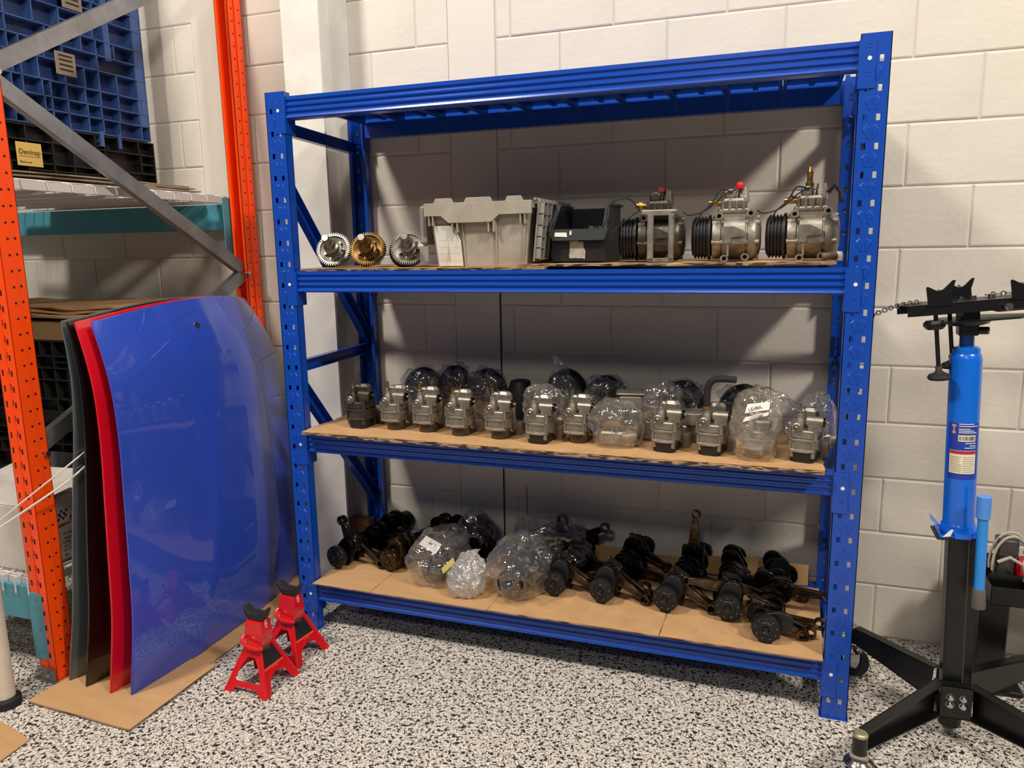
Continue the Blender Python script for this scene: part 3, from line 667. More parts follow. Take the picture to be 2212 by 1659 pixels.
def throttle(label, loc, rz, sc=1.):
    t = thing('throttle_body', label, 'throttle body', loc, rz); t.scale = (sc,) * 3; mb = MB()
    mb.rbox(-.05, .05, -.03, .03, 0, .06, .008); mb.lathe([(.040, .06), (.044, .075), (.044, .10), (.036, .104)], 26); mb.box(-.05, -.03, -.035, .035, .02, .08); mb.cyl((.05, 0, .035), (.075, 0, .035), .02, n=16)
    mb.build('casting', alu, t, bevel=.001); return t
t = thing('throttle_body', 'bare silver cast housing standing behind the bagged drum', 'throttle body', (1.243, .20, ZM), 8); mb = MB()
mb.rbox(-.055, .055, -.03, .05, 0, .10, .008); mb.rbox(-.045, .05, -.035, .05, .095, .155, .012); mb.rbox(-.048, .053, -.038, .052, .150, .158, .006)
for k in range(5): mb.cyl((.056, -.02 + k * .016, .0), (.05, -.02 + k * .016, .14), .004, n=6)
mb.build('casting', alu, t, bevel=.001)
t = thing('pulley_drum', 'silver slotted drum lying inside a clear bag at the front of the middle shelf', 'drum', (1.215, .09, ZM), 0); mb = MB()
T1 = Tr(-.005, 0, .105) @ Ry(8) @ Rx(8)
mb.lathe([(.050, -.028), (.052, -.02), (.052, .012), (.048, .02), (.030, .024)], 34, T=T1)
for k in range(9): a = k * 2 * pi / 9; mb.box(-.004, .004, -.002, .002, -.036, -.02, T=T1 @ Matrix.Rotation(a, 4, 'Z') @ Tr(.05, 0, 0))
mb.build('drum', mat('dull_yellowish_metal', 'a29a85', .38, .8, var=.8, vscale=20, hex2='7a7262'), t)
mb = MB(); mb.rbox(-.05, .052, -.035, .03, .002, .05, .008); mb.cyl((.03, -.03, .03), (.075, -.02, .035), .018, n=14); mb.build('base_casting', alu, t, bevel=.001)
bag('clear bag holding the silver slotted drum at the shelf front', (1.218, .085, ZM), (.092, .075, .155), 44.2, bagm, None, amp=.12)
bg = bag('clear bag with a white printed label around a carburetor', (1.655, .062, ZM), (.080, .085, .215), 61.5, film('yellowed_poly_bag', 'd6c9b0', .12, .08, .8, 8, .5), None, amp=.10)
mb = MB(); mb.add([(-.03, -.080, .150), (.038, -.083, .166), (.040, -.074, .188), (-.024, -.066, .176)], [(0, 1, 2, 3)]); mb.add([(-.036, -.088, .125), (.036, -.089, .150), (.038, -.087, .160), (-.028, -.085, .140)], [(0, 1, 2, 3)])
mb.build('printed_label', paper, bg, smooth=False)
text('LEVRIUIT', .014, ink, bg, Tr(.006, -.0795, .169) @ Rz(2) @ Rx(62) @ Rz(16)); text('CE3289', .012, ink, bg, Tr(.004, -.092, .1435) @ Rx(80) @ Rz(18))
throttle('silver housing in a clear bag behind the rightmost carburetor', (1.835, .205, ZM), 20, .85)
bag('clear bag bulging behind the rightmost carburetor', (1.835, .205, ZM), (.060, .055, .185), 71.1, bagm, None, amp=.09)
throttle('small silver housing in a bag between the left carburetors', (.475, .20, ZM), -20, .9)
throttle('silver housing in a bag behind the sixth carburetor', (.93, .20, ZM), 12, 1.05)
bag('crumpled clear bag around a silver housing behind the sixth carburetor', (.93, .205, ZM), (.078, .055, .175), 83., bagm, None, amp=.12)
throttle('silver housing behind the carburetor with the bent hose', (1.455, .20, ZM), -8, 1.0)
throttle('silver housing behind the carburetor with the darker cover', (1.335, .20, ZM), 10, 1.2)
bag('clear bag around the silver housing behind the carburetor with the darker cover', (1.345, .20, ZM), (.075, .07, .20), 91., bagm2, None, amp=.14)
bag('smoky crumpled bag lying behind the label bag', (1.69, .27, ZM), (.11, .07, .175), 95., bagm2, (-.05, 0, .02), amp=.2)

# ------------------------------------------------------------------ crankshafts
def crank_parts(t, mcr, mfl, rods, seed=0):
    A = Rx(-90)                                              # lathe +Z -> +Y
    b = MB(); XZ = Matrix(((1, 0, 0, 0), (0, 0, 1, 0), (0, 1, 0, 0), (0, 0, 0, 1)))
    b.lathe([(.038, .016), (.038, .03), (.033, .034), (.033, .052)], 26, T=A)
    y = .048; ph = {0: 60, 1: 100, 2: 85, 3: 80, 4: 75, 5: 88, 6: 150}[seed]; pins = []
    for k in range(4):
        th = radians(ph + (0, 140, -110, 20)[k]); px, pz = .040 * cos(th), .040 * sin(th)
        for yy in (y, y + .052):
            P = [(.040 + .032 * cos(a), .034 * sin(a)) for a in (-1.45, -1., -.5, 0, .5, 1., 1.45)] + [(-.008 + .042 * cos(a), .046 * sin(a)) for a in (1.75, 2.1, 2.5, 2.9, 3.38, 3.78, 4.18, 4.53)]
            P = [(u * cos(th) - w * sin(th), u * sin(th) + w * cos(th)) for u, w in P]
            b.prism(P, yy, yy + .021, T=XZ); b.prism([(p * .9, q * .9) for p, q in P], yy - .002, yy + .023, T=XZ)
        b.cyl((px, y + .01, pz), (px, y + .06, pz), .024, n=20); pins.append((px, y + .0365, pz))
        b.cyl((0, y + .07, 0), (0, y + .092, 0), .032, n=22); y += .092
    b.lathe([(.032, y), (.032, y + .02), (.024, y + .02), (.024, y + .03)], 24, T=A)
    b.lathe([(.036, y + .03), (.040, y + .034), (.040, y + .062), (.036, y + .064), (.030, y + .060), (.030, y + .05)], 26, T=A)
    b.build('crank_throws', mcr, t, bevel=.0015)
    if seed in (1, 2, 3, 4, 5, 6):
        th = radians({1: 75, 2: 72, 3: 80, 4: 68, 5: 78, 6: 20}[seed]); w = MB()
        P = [(.038 + .044 * cos(a), .036 * sin(a)) for a in (-1.5, -1.2, -.9, -.5, 0, .5, .9, 1.2, 1.5)] + [(-.018 + .030 * cos(a), .040 * sin(a)) for a in (1.7, 2.2, 2.7, 3.14, 3.58, 4.08, 4.58)]
        w.prism([(u * cos(th) - q * sin(th), u * sin(th) + q * cos(th)) for u, q in P], .028, .046, T=XZ); w.build('front_web', mfl, t, bevel=.002)
    f = MB(); f.lathe([(.0430, .0), (.0445, .003), (.0445, .017), (.038, .019)], 40, T=A, c0=False); f.lathe([(.0245, -.0015), (.0430, .0)], 40, T=A, c0=False, c1=False); f.lathe([(.0095, .006), (.0095, .0), (.012, -.003), (.023, -.003), (.0245, -.0015)], 32, T=A, c0=True, c1=False)
    f.build('flange', mfl, t)
    h = MB(); g = MB()
    for k in range(9):
        a = k * 2 * pi / 9 + .2; h.cyl((.0333 * cos(a), .001, .0333 * sin(a)), (.0333 * cos(a), -.0012, .0333 * sin(a)), .0042, n=10); g.lathe([(.0021, 0), (.0012, .0014)], 8, T=Tr(.0333 * cos(a) + .0006, -.0011, .0333 * sin(a) + .0008) @ Rx(90))
    h.cyl((0, .002, 0), (0, -.0022, 0), .008, n=14)
    h.build('bolt_hole', ink, t); g.build('bolt_tip', chrome, t)
    for kp, ang, L in rods:
        px, yy, pz = pins[int(kp)]; yy += (kp - int(kp)) * .1 - .012
        th = math.asin(max(math.sin(radians(ang)), min(1, (-.032 - pz) / L))); th = th if cos(radians(ang)) > 0 else pi - th; d = Vector((cos(th), 0, sin(th))); n = Vector((-sin(th), 0, cos(th)))
        M = Matrix(((d.x, n.x, 0, px), (0, 0, 1, yy), (d.z, n.z, 0, pz), (0, 0, 0, 1)))
        r = MB(); r.lathe([(.036, -.011), (.037, -.009), (.037, .009), (.036, .011), (.027, .011), (.027, -.011), (.036, -.011)], 26, T=M, c0=False, c1=False)
        r.box(-.03, .02, .026, .042, -.009, .009, T=M); r.box(-.03, .02, -.042, -.026, -.009, .009, T=M)
        r.cyl((-.034, .034, 0), (.026, .034, 0), .006, n=8, T=M); r.cyl((-.034, -.034, 0), (.026, -.034, 0), .006, n=8, T=M)
        r.prism([(.03, -.020), (L - .014, -.010), (L - .014, .010), (.03, .020)], -.003, .003, T=M)
        r.prism([(.03, -.020), (L - .014, -.011), (L - .014, -.006), (.03, -.014)], -.007, .007, T=M); r.prism([(.03, .014), (L - .014, .006), (L - .014, .011), (.03, .020)], -.007, .007, T=M)
        r.lathe([(.019, -.011), (.0195, -.009), (.0195, .009), (.019, .011), (.0125, .011), (.0125, -.011), (.019, -.011)], 22, T=M @ Tr(L, 0, 0), c0=False, c1=False)
        r.build('connecting_rod', rodm, t, bevel=.0008)
def crank(label, loc, yaw, rods, m1=None, m2=None, seed=0, pitch=0):
    t = thing('crankshaft', label, 'crankshaft', loc, rot=(radians(pitch), 0, radians(yaw)), group='crankshafts on the bottom shelf'); crank_parts(t, m1 or crankm, m2 or flangem, rods, seed); return t
ZK = .2565
crank('leftmost crankshaft on the bottom shelf, one rod pointing up and one down', (.099, .106, ZK), -9, [(0, 112, .10), (0.2, -52, .15), (1, -20, .14), (2, 35, .12)], seed=0)
crank('bronze-tinted crankshaft second from the left on the bottom shelf', (.31, .147, ZK), -14, [(1, 165, .13), (2, 40, .12)], crankbr, crankbr, 1)
R0 = -20
crank('crankshaft just right of the big bagged one, rod pointing right', (.985, .132, ZK), -3, [(0, -30, .150), (0.2, -40, .15), (1, -5, .14), (2, -10, .14), (3, 30, .12)], seed=2)
crank('crankshaft second right of the bags, rod ending over clear cardboard', (1.158, .127, ZK), -10, [(0, -35, .150), (0.2, -25, .15), (1, -5, .14), (2, -6, .15), (3, -25, .15)], seed=3)
crank('middle right crankshaft with a rod standing upright at its far end', (1.382, .127, ZK), -10, [(0, -35, .150), (0.2, -30, .15), (2, -10, .14), (3, 88, .15)], seed=4)
crank('fourth crankshaft right of the bags, rod lying over its left neighbour', (1.589, .125, ZK), 0, [(0, 176, .15), (0.2, -10, .12), (2, -10, .14)], seed=5)
crank('front crankshaft at the right end, set nearer the shelf edge than the rest', (1.712, .020, ZK - .003), -4, [(0, -32, .15), (0.2, -18, .17), (1, -8, .14), (2, 0, .14), (3, -35, .14)], seed=6, pitch=0)
crank('rear crankshaft lying far back beside the front right one', (1.74, .40, ZK), -2, [], seed=1).scale = (.001,) * 3 if False else (1, .28, 1)
crank('rear crankshaft end showing between two bags at the wall', (.44, .36, ZK + .004), -8, [], seed=3).scale = (1, .38, 1)
# bagged cranks
t = crank('crankshaft wrapped in a clear bag with a white tag', (.505, .10, ZK - .004), -24, [(0, -25, .1)], seed=2); t.scale = (.9, .7, .9)
bgA = bag('clear bag with a white paper tag around a crankshaft, bottom shelf', (.52, .185, ZB), (.112, .150, .185), 12.4, bagm, None, amp=.13)
mb = MB(); mb.add([(-.062, -.060, .143), (.020, -.088, .124), (.030, -.052, .150), (-.045, -.030, .168)], [(0, 1, 2, 3)]); mb.build('paper_tag', paper, bgA, smooth=False)
text('EMBA 10', .012, ink, bgA, Tr(-.012, -.057, .149) @ Rz(-18) @ Rx(42))
t = crank('dark crankshaft in a smoky bag behind, near the wall', (.56, .34, ZK + .03), -10, [(1, 80, .09)], seed=4); t.scale = (1, .36, 1)
bag('smoky bag around the crankshaft near the wall', (.575, .40, ZB), (.085, .09, .205), 17.9, bagm2, (0, .0, .02), amp=.13)
bw = bag('crumpled bubble wrap parcel with a yellow tape strip', (.672, .085, ZB), (.078, .085, .150), 23.3, bubm, (.03, .06, .0), name='bubble_wrap', amp=.17)
mb = MB(); mb.box(-.012, .012, -.002, 0, -.035, .035, T=Tr(-.062, -.03, .105) @ Rz(-50) @ Ry(35) @ Rx(-30)); mb.build('yellow_tape', mat('yellow_tape', 'cdbd6a', .3), bw, smooth=False)
t = crank('crankshaft in the tall clear bag in the middle of the bottom shelf', (.842, .06, ZK + .009), -12, [(2, 120, .12), (3, 60, .1)], seed=5); t.scale = (1.15, .95, 1.15)
bag('tall clear bag draped over a crankshaft in the middle of the bottom shelf', (.858, .215, ZB), (.118, .225, .235), 31.7, bagm, (-.02, .06, .01), amp=.15)
t = crank('dark crankshaft under the trailing bag behind the tall bagged one', (.905, .36, ZK + .02), -25, [(1, 60, .12)], seed=0); t.scale = (1, .4, 1)
bag('long smoky bag trailing towards the wall behind the tall bagged crankshaft', (.90, .36, ZB), (.165, .115, .215), 37.1, bagm2, None, amp=.2)
t = thing('wire', 'thin black wire sticking up against the wall behind the bags', 'wire', (.78, .50, ZB)); mb = MB()
mb.tube([(-.005, 0, .10), (-.012, 0, .16), (-.014, 0, .21), (-.010, 0, .23), (-.016, 0, .245), (-.011, 0, .26), (-.016, 0, .285)], .0015, 6); mb.tube([(-.005, 0, 0), (-.005, 0, .10)], .0015, 6); mb.build('strand', rubber, t)

# ------------------------------------------------------------------ car hoods
def hood(label, xb, yb, col, seed, dz=0., y_far=.49, hole_=False, top_x=-.05, sh=(0, 0)):
    TB = [(0, 0), (.21, .033), (.38, .037), (.54, .037), (.69, .034), (.82, .018), (.91, -.010), (1, -.050)]
    def interp(v):
        for (a, p), (b_, q) in zip(TB, TB[1:]):
            if v <= b_: w = (v - a) / (b_ - a); break
        k = TB.index((a, p)); m0 = TB[max(k - 1, 0)]; m3 = TB[min(k + 2, len(TB) - 1)]; d = b_ - a
        s0 = (q - m0[1]) / max(b_ - m0[0], 1e-6) * d; s1 = (m3[1] - p) / max(m3[0] - a, 1e-6) * d
        return (2 * w ** 3 - 3 * w * w + 1) * p + (w ** 3 - 2 * w * w + w) * s0 + (3 * w * w - 2 * w ** 3) * q + (w ** 3 - w * w) * s1
    m = mat('hood_' + col, {'blue': '2747b4', 'red': 'cc0019', 'black': '050506', 'grey': '4d5457'}[col], .35 if col != 'black' else .3, coat=1.)
    t = thing('car_hood', label, 'car hood', (xb, yb, .011))
    NU, NV = 28, 28; H = 1.228
    def X(u, v):
        side = interp(v) + (top_x + .05) * v ** 1.6 + u * (sh[0] * (1 - v) + sh[1] * v)      # profile up the panel
        crown = .045 * (1 - (2 * u - .75) ** 2) - .10 * max(0, u - .62) ** 1.6 * (1 + 1.5 * v)
        return side + crown - .0196
    def P(u, v):
        y0 = .035 * v + .02 * v * v; y1 = (y_far - yb) - .10 * v ** 1.5 - .07 * v ** 6
        z = (H + .045 * math.sin(pi * u * .9)) * v + (.0 if v else .004 * 0)
        x = X(u, v)
        cr = .006 * math.exp(-((u - .27 - .25 * v) / .03) ** 2)                     # pressed crease
        return Vector((x + cr, y0 + (y1 - y0) * u, z))
    front = []; back = []
    for j in range(NV + 1):
        for i in range(NU + 1): p = P(i / NU, j / NV); front.append(tuple(p)); back.append((p.x - .004, p.y, p.z))
    n1 = len(front); f = []; W = NU + 1
    for j in range(NV):
        for i in range(NU): a = j * W + i; f += [(a, a + 1, a + W + 1, a + W), (n1 + a, n1 + a + W, n1 + a + W + 1, n1 + a + 1)]
    per = [i for i in range(W)] + [j * W + NU for j in range(1, NV + 1)] + [NV * W + i for i in range(NU - 1, -1, -1)] + [j * W for j in range(NV - 1, 0, -1)]
    for a, bq in zip(per, per[1:] + per[:1]): f.append((a, n1 + a, n1 + bq, bq))
    MB().add(front + back, f).build('skin', m, t, angle=50)
    # folded hem along the near edge and top
    e = MB(); e.tube([tuple(P(0, j / NV) + Vector((-.004, .0, 0))) for j in range(NV + 1)], .0035, 6); e.tube([tuple(P(i / NU, 1) + Vector((-.004, 0, 0))) for i in range(NU + 1)], .0035, 6); e.build('hem', m, t)
    if hole_:
        p = P(.44, .93); q = P(.47, .93); n = (P(.44, .96) - p).cross(q - p).normalized(); n = n if n.x > 0 else -n
        M = Tr(*p) @ n.to_track_quat('Z', 'Y').to_matrix().to_4x4()
        k = MB(); k.lathe([(.0125, -.002), (.0125, .0012)], 20, T=M); k.build('emblem_hole', ink, t, smooth=False); k = MB(); k.torus(.0135, .0016, 20, 6, T=M); k.build('hole_rim', MATS['hood_blue'], t)
    return t
hood('glossy blue car hood with a round badge hole, frontmost of the leaning hoods', -.256, -.584, 'blue', 1, hole_=True)
hood('glossy red car hood directly behind the blue one', -.331, -.598, 'red', 2, top_x=-.028, sh=(.05, .03))
hood('glossy black car hood between the red and the grey one', -.442, -.593, 'black', 3, top_x=.045, sh=(.136, .045))
hood('dark grey car hood rearmost against the orange rack', -.53, -.581, 'grey', 4, top_x=.095, sh=(.20, .06))
# cords tying the grey hood
t = thing('cord', 'pair of thin white cords tied from the white post to the grey hood', 'cord', (-.60, -.74, .575)); mb = MB()
e1 = Vector((-.404, -.518, .820)) - t.location; e2 = Vector((-.412, -.522, .768)) - t.location
mb.tube(crv([(-.02, -.01, 0), (.03, .03, .06), (e1.x - .022, e1.y - .075, e1.z - .045), tuple(e1)]), .0028, 6); mb.tube(crv([(-.01, -.01, 0), (.035, .03, .04), (e2.x - .022, e2.y - .075, e2.z - .045), tuple(e2)]), .0036, 6)
mb.tube([(-.03, -.01, 0), (-.045, .03, .10), (-.05, .06, .24)], .006, 6)
mb.build('strand', white, t); mb = MB(); mb.rbox(e2.x - .008, e2.x + .006, e2.y - .005, e2.y + .02, e2.z - .006, e2.z + .02, .003); mb.build('hook', blackp, t)
# ------------------------------------------------------------------ jack stands
def ring_pts(outer, inner): return outer, inner
def jack_stand(label, x, y, rz):
    t = thing('jack_stand', label, 'jack stand', (x, y, 0), rz, 'red jack stands beside the blue rack')
    H1, B, Tn = .150, .086, .030
    body = MB()
    ang = math.degrees(math.atan2(B - Tn, H1)); Ls = math.hypot(B - Tn, H1)
    out = [(-B, 0), (-B + .030, 0), (-.045, .022), (.045, .022), (B - .030, 0), (B, 0), (Tn + (B - Tn) * .5, Ls * .5), (Tn, Ls), (-Tn, Ls), (-Tn - (B - Tn) * .5, Ls * .5)]
    inn = [(-.052, .045), (-.046, .040), (-.030, .040), (.030, .040), (.046, .040), (.052, .045), (.036, Ls * .55), (.014, Ls * .76), (-.014, Ls * .76), (-.036, Ls * .55)]
    for k in range(4):
        M = Rz(90 * k) @ Tr(0, -B, 0) @ Rx(90 - ang)
        if k % 2 == 0: body.ring(out, inn, -.0025, 0, T=M)
        else:
            o2 = [(-B, 0), (-B + .028, 0), (-.035, .052), (0, .062), (.035, .052), (B - .028, 0), (B, 0), (Tn, Ls), (0, Ls), (-Tn, Ls)]
            body.prism(o2, -.0025, 0, T=M)
        body.cyl(M @ Vector((-B, 0, 0)), M @ Vector((-Tn, Ls, 0)), .004, n=8)
    body.build('base', redp, t)
    tw = MB()
    def rg(w, d, z): return [(-w, -d, z), (w, -d, z), (w, d, z), (-w, d, z)]
    R = [rg(.030, .030, .146), rg(.036, .028, .175), rg(.036, .028, .190), rg(.031, .024, .232)]; v = sum(R, [])
    f = [(3, 2, 1, 0), (12, 13, 14, 15)] + [(k * 4 + i, k * 4 + (i + 1) % 4, k * 4 + 4 + (i + 1) % 4, k * 4 + 4 + i) for k in range(3) for i in range(4)]
    tw.add(v, f); tw.build('tower', redp, t, bevel=.003, smooth=False)
    h = MB(); h.tube(crv([(-.034, -.020, .182), (-.040, -.034, .172), (-.030, -.046, .162), (0, -.050, .154), (.03, -.046, .150), (.052, -.036, .152)]), .0062, 10); h.build('handle', redp, t)
    g = MB(); g.tube([(.048, -.038, .152), (.066, -.024, .156)], .0075, 10); g.build('handle_grip', rubber, t)
    s = MB(); pr = [(-.048, .030), (-.040, .030), (-.022, .014), (.022, .014), (.040, .030), (.048, .030), (.036, .0), (.024, -.012), (-.024, -.012), (-.036, 0)]
    s.prism(pr, -.017, .017, T=Tr(0, 0, .244) @ FRONT); s.build('saddle', mat('black_cast_iron', '1b1b1c', .6, bump=.3, bscale=70), t, bevel=.002)
    k = MB(); k.add([(.0322 + .0003, -.02, .196), (.0322 + .0003, .02, .196), (.0310 + .0004, .018, .230), (.0310 + .0004, -.018, .230)], [(0, 1, 2, 3)])
    ca = (B - Tn) / H1
    def sp(yy, z): return (B - ca * z + .0012, yy, z)
    k.build('decal', mat('decal_black', '1c1a1b', .5), t, smooth=False); k = MB()
    k.add([sp(-.028, .142), sp(.020, .142), sp(.040, .085), sp(-.046, .085)], [(0, 1, 2, 3)])
    k.build('decal', mat('decal_black', '1c1a1b', .5), t, smooth=False)
    k = MB(); k.add([sp(-.048, .082), sp(.042, .082), sp(.043, .077), sp(-.050, .077)], [(0, 1, 2, 3)]); k.build('orange_stripe', mat('decal_orange', 'e0633a', .5), t, smooth=False)
    text('b|E4.R', .016, paper, t, Tr(.0335, 0, .213) @ Rz(90) @ Rx(88) @ Rz(-90))
    text('4 TON', .009, mat('decal_orange', 'e0633a', .5), t, Tr(.0875 - .0002 - ca * .072, .0, .072) @ Rz(90) @ Rx(70))
    return t
jack_stand('red jack stand nearer the camera on the carpet', .096, -.370, -3)
jack_stand('red jack stand farther back, next to the blue rack post', .090, -.178, -6)
# ------------------------------------------------------------------ pallet rack (local frame along the end frame)
PA = -math.degrees(math.atan2(.073, 1.155)); PO = (-.573, -.595)
pr = thing('pallet_rack', 'orange and teal pallet rack at the left with grey diagonal braces', 'rack', (PO[0], PO[1], 0), PA)
def slotpost():
    mb = MB(); w, d, h = .082, .075, 3.2
    mb.box(-w, -w * .58, 0, .002, 0, h); mb.box(-w * .42, 0, 0, .002, 0, h); mb.box(-w * .6, -w * .4, .005, .007, 0, h)
    mb.add([(-w * .6, 0, 0), (-w * .6, 0, h), (-w * .55, .006, h), (-w * .55, .006, 0)], [(0, 1, 2, 3)]); mb.add([(-w * .4, 0, 0), (-w * .4, 0, h), (-w * .45, .006, h), (-w * .45, .006, 0)], [(0, 1, 2, 3)])
    mb.box(-.0022, 0, 0, d * .52, 0, h); mb.box(-.008, -.006, d * .5, d, 0, h); mb.add([(0, d * .5, 0), (0, d * .5, h), (-.007, d * .56, h), (-.007, d * .56, 0)], [(0, 1, 2, 3)])
    mb.box(-w, -w + .0022, 0, d * .52, 0, h); mb.box(-w + .006, -w + .008, d * .5, d, 0, h); mb.box(-.02, -.006, d - .002, d, 0, h); mb.box(-w + .006, -w + .02, d - .002, d, 0, h)
    return mb
p1 = slotpost().build('upright_post', orange, pr, smooth=False)
p2 = inst(p1, 'upright_post', pr, Tr(-.082, 1.155, 0) @ Rz(180))
mb = MB()
for k in range(58):
    z = .10 + k * .0515
    mb.box(-.070, -.063, -.0006, .0006, z - .010, z + .010); mb.box(-.028, -.020, -.0006, .0006, z - .011, z + .007)
    if k % 1 == 0: mb.box(-.036, -.033, -.0006, .0006, z - .004, z + .016)
for k in range(60):
    z = .05 + k * .05; mb.cyl((.0006, .028, z), (-.0006, .028, z), .0042, n=8); mb.cyl((-.0052, .056, z + .002), (-.0064, .056, z + .002), .0042, n=8)
mb.build('punched_slot', hole, p1, smooth=False)['kind'] = 'stuff'
mb = MB()
for k in range(60):
    z = .05 + k * .05
    for y in (.018, .052): mb.cyl((-.0826 if y < .03 else -.077, y, z), (-.0815 if y < .03 else -.0752, y, z), .0036, n=8)
mb.build('punched_slot', hole, p2, smooth=False)['kind'] = 'stuff'
MB().box(-.092, .004, -.012, .09, .0, .005).add([(-.092, -.003, 0), (-.004, -.003, 0), (-.004, -.003, .05), (-.092, -.003, .05), (-.092, -.006, 0), (-.004, -.006, 0), (-.004, -.006, .05), (-.092, -.006, .05)], [(0, 1, 2, 3), (4, 5, 6, 7), (0, 3, 7, 4), (1, 2, 6, 5), (3, 2, 6, 7)]).build('foot_plate', galv, pr, smooth=False)
mb = MB()
for x in (-.075, -.03): mb.cyl((x, -.004, .030), (x, -.014, .030), .008, n=6)
mb.build('anchor_bolt', chrome, pr)
nn = [.155, .80, 1.99]; fn_ = [.42, 1.36, 2.62]
def rbr(a, b):
    o = channel((-.040, a[0], a[1]), (-.040, b[0], b[1]),   .052, .030, .0025, -1).build('diagonal_brace', galv, pr, smooth=False)
rbr((.062, .155), (1.075, .47)); rbr((.062, .78), (1.075, .44)); rbr((.062, .82), (1.075, 1.345)); rbr((.062, 1.985), (1.075, 1.375)); rbr((.062, 2.02), (1.075, 2.62))
mb = MB()
for y, z in ((.062, .155), (.062, .80), (1.075, 1.355), (.062, 2.0)): mb.cyl((-.012, y, z), (.009, y, z), .008, n=8); mb.cyl((.008, y, z), (.012, y, z), .0095, n=6)
mb.build('bolt', chrome, pr)
def tbeam(y0, z0, z1, nm='beam'):
    mb = MB(); mb.box(-2.5, 0, 0, .04, z0, z1); mb.box(-2.5, 0, .04, .048, z0, z1 - .03); o = mb.build(nm, teal, pr, smooth=False, T=Tr(-.086, y0, 0) @ Rz(-PA)); return o
o = tbeam(.004, .215, .335); mb = MB(); mb.box(0, .056, -.008, -.005, .08, .322); mb.box(-.006, 0, -.008, .04, .08, .322)
for z in (.30, .27, .19, .11): mb.cyl((.031, -.0095, z), (.031, -.006, z), .0065, n=10, mi=1)
mb.build('end_plate', [teal, galv], o, smooth=False)
tbeam(1.085, .215, .335); o = tbeam(1.085, 1.545, 1.655); mb = MB(); mb.box(-.002, .002, -.04, .02, 1.43, 1.68); mb.build('end_plate', teal, o, smooth=False); tbeam(.004, 1.545, 1.655)
def wiredeck(z):
    mb = MB()
    for y in [.02 + k * .155 for k in range(8)]: mb.box(-1.25, -.095, y, y + .03, z - .030, z - .004)
    mb.box(-.115, -.092, .02, 1.12, z - .032, z - .003)
    for k in range(12): y = .03 + k * .095; mb.tube([(-1.25, y, z), (-.10, y, z), (-.088, y + .01, z - .006), (-.086, y + .012, z - .03)], .0028, 5)
    for k in range(20): x = -.12 - k * .06; mb.tube([(x, -.004, z - .05), (x, -.004, z + .003), (x, 1.12, z + .003)], .0028, 5)
    o = mb.build('wire_deck', white, pr, T=Tr(-.1, .56, 0) @ Rz(-PA) @ Tr(.1, -.56, 0)); return o
wiredeck(1.692); wiredeck(.362)
# items on rack (world coordinates)
def slabs(name, label, pts, z, n, th, seed, m=card, wave=.006):
    t = thing(name, label, 'cardboard', (pts[0][0], pts[0][1], z)); ox, oy = pts[0]
    for k in range(n):
        rnd = random.Random(seed + k); P = jag([(x - ox + rnd.uniform(-.03, .03), y - oy + rnd.uniform(-.02, .02)) for x, y in pts], .004, .06, seed + k)
        mb = MB().prism(P, k * th, k * th + th * .8); mb.v = [(x, y, zz + wave * (.5 + .5 * noise.noise(Vector((x * 5, y * 4, seed + k * .2))))) for x, y, zz in mb.v]; mb.build('sheet', m, t, smooth=False)
    return t
greycard = mat('shaded_grey_board', 'a3937f', .85, var=.7, vscale=7, hex2='8a7a66')
slabs('cardboard_stack', 'stack of flattened brown cardboard on the upper wire deck under the pallets', [(-1.6, -.58), (-.80, -.58), (-.76, -.1), (-.74, .46), (-1.6, .46)], 1.699, 5, .007, 3, greycard)
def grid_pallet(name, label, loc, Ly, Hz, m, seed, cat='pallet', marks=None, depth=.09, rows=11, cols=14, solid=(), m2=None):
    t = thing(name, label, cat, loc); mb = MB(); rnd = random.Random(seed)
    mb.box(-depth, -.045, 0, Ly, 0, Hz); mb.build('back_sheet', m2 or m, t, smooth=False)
    ys = [0]; zs = [0]
    while ys[-1] < Ly - .04: ys.append(min(Ly, ys[-1] + rnd.choice([.045, .07, .07, .09, .11])))
    while zs[-1] < Hz - .03: zs.append(min(Hz, zs[-1] + rnd.choice([.05, .06, .06, .08])))
    ys[-1] = Ly; zs[-1] = Hz; th = .0022; rb = MB()
    for z in zs: rb.box(-.046, 0, 0, Ly, z - th, z + th)
    for j in range(len(zs) - 1):
        for i, y in enumerate(ys):
            if 0 < i < len(ys) - 1 and rnd.random() < .14: continue
            off = 0 if rnd.random() > .3 or i in (0, len(ys) - 1) else rnd.uniform(-.015, .015)
            rb.box(-.046, 0, y + off - th, y + off + th, zs[j], zs[j + 1])
            if rnd.random() < .12 and i < len(ys) - 1: zz = (zs[j] + zs[j + 1]) / 2; rb.box(-.046, -.004, y, ys[i + 1], zz - th, zz + th)
    rb.build('rib_lattice', m, t, smooth=False)['kind'] = 'stuff'
    for (a, b, c, d) in solid: MB().box(-.046, -.002, a, b, c, d).build('smooth_stile', m, t, smooth=False)
    return t
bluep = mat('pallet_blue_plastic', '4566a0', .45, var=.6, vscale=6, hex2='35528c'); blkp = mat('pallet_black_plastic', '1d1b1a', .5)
bp_ = grid_pallet('plastic_pallet', 'blue plastic pallet standing on edge behind the grey braces', (-.955, -.74, 1.935), 1.20, 1.0, bluep, 5, m2=mat('pallet_cell_shade', '1c2f5c', .5, var=.6, vscale=6, hex2='2a4378'), solid=[(1.15, 1.20, .06, 1.0), (1.0, 1.03, .3, 1.0), (.97, 1.06, .75, 1.0)])  # darker back sheet puts the shade of the deep cells into the colour
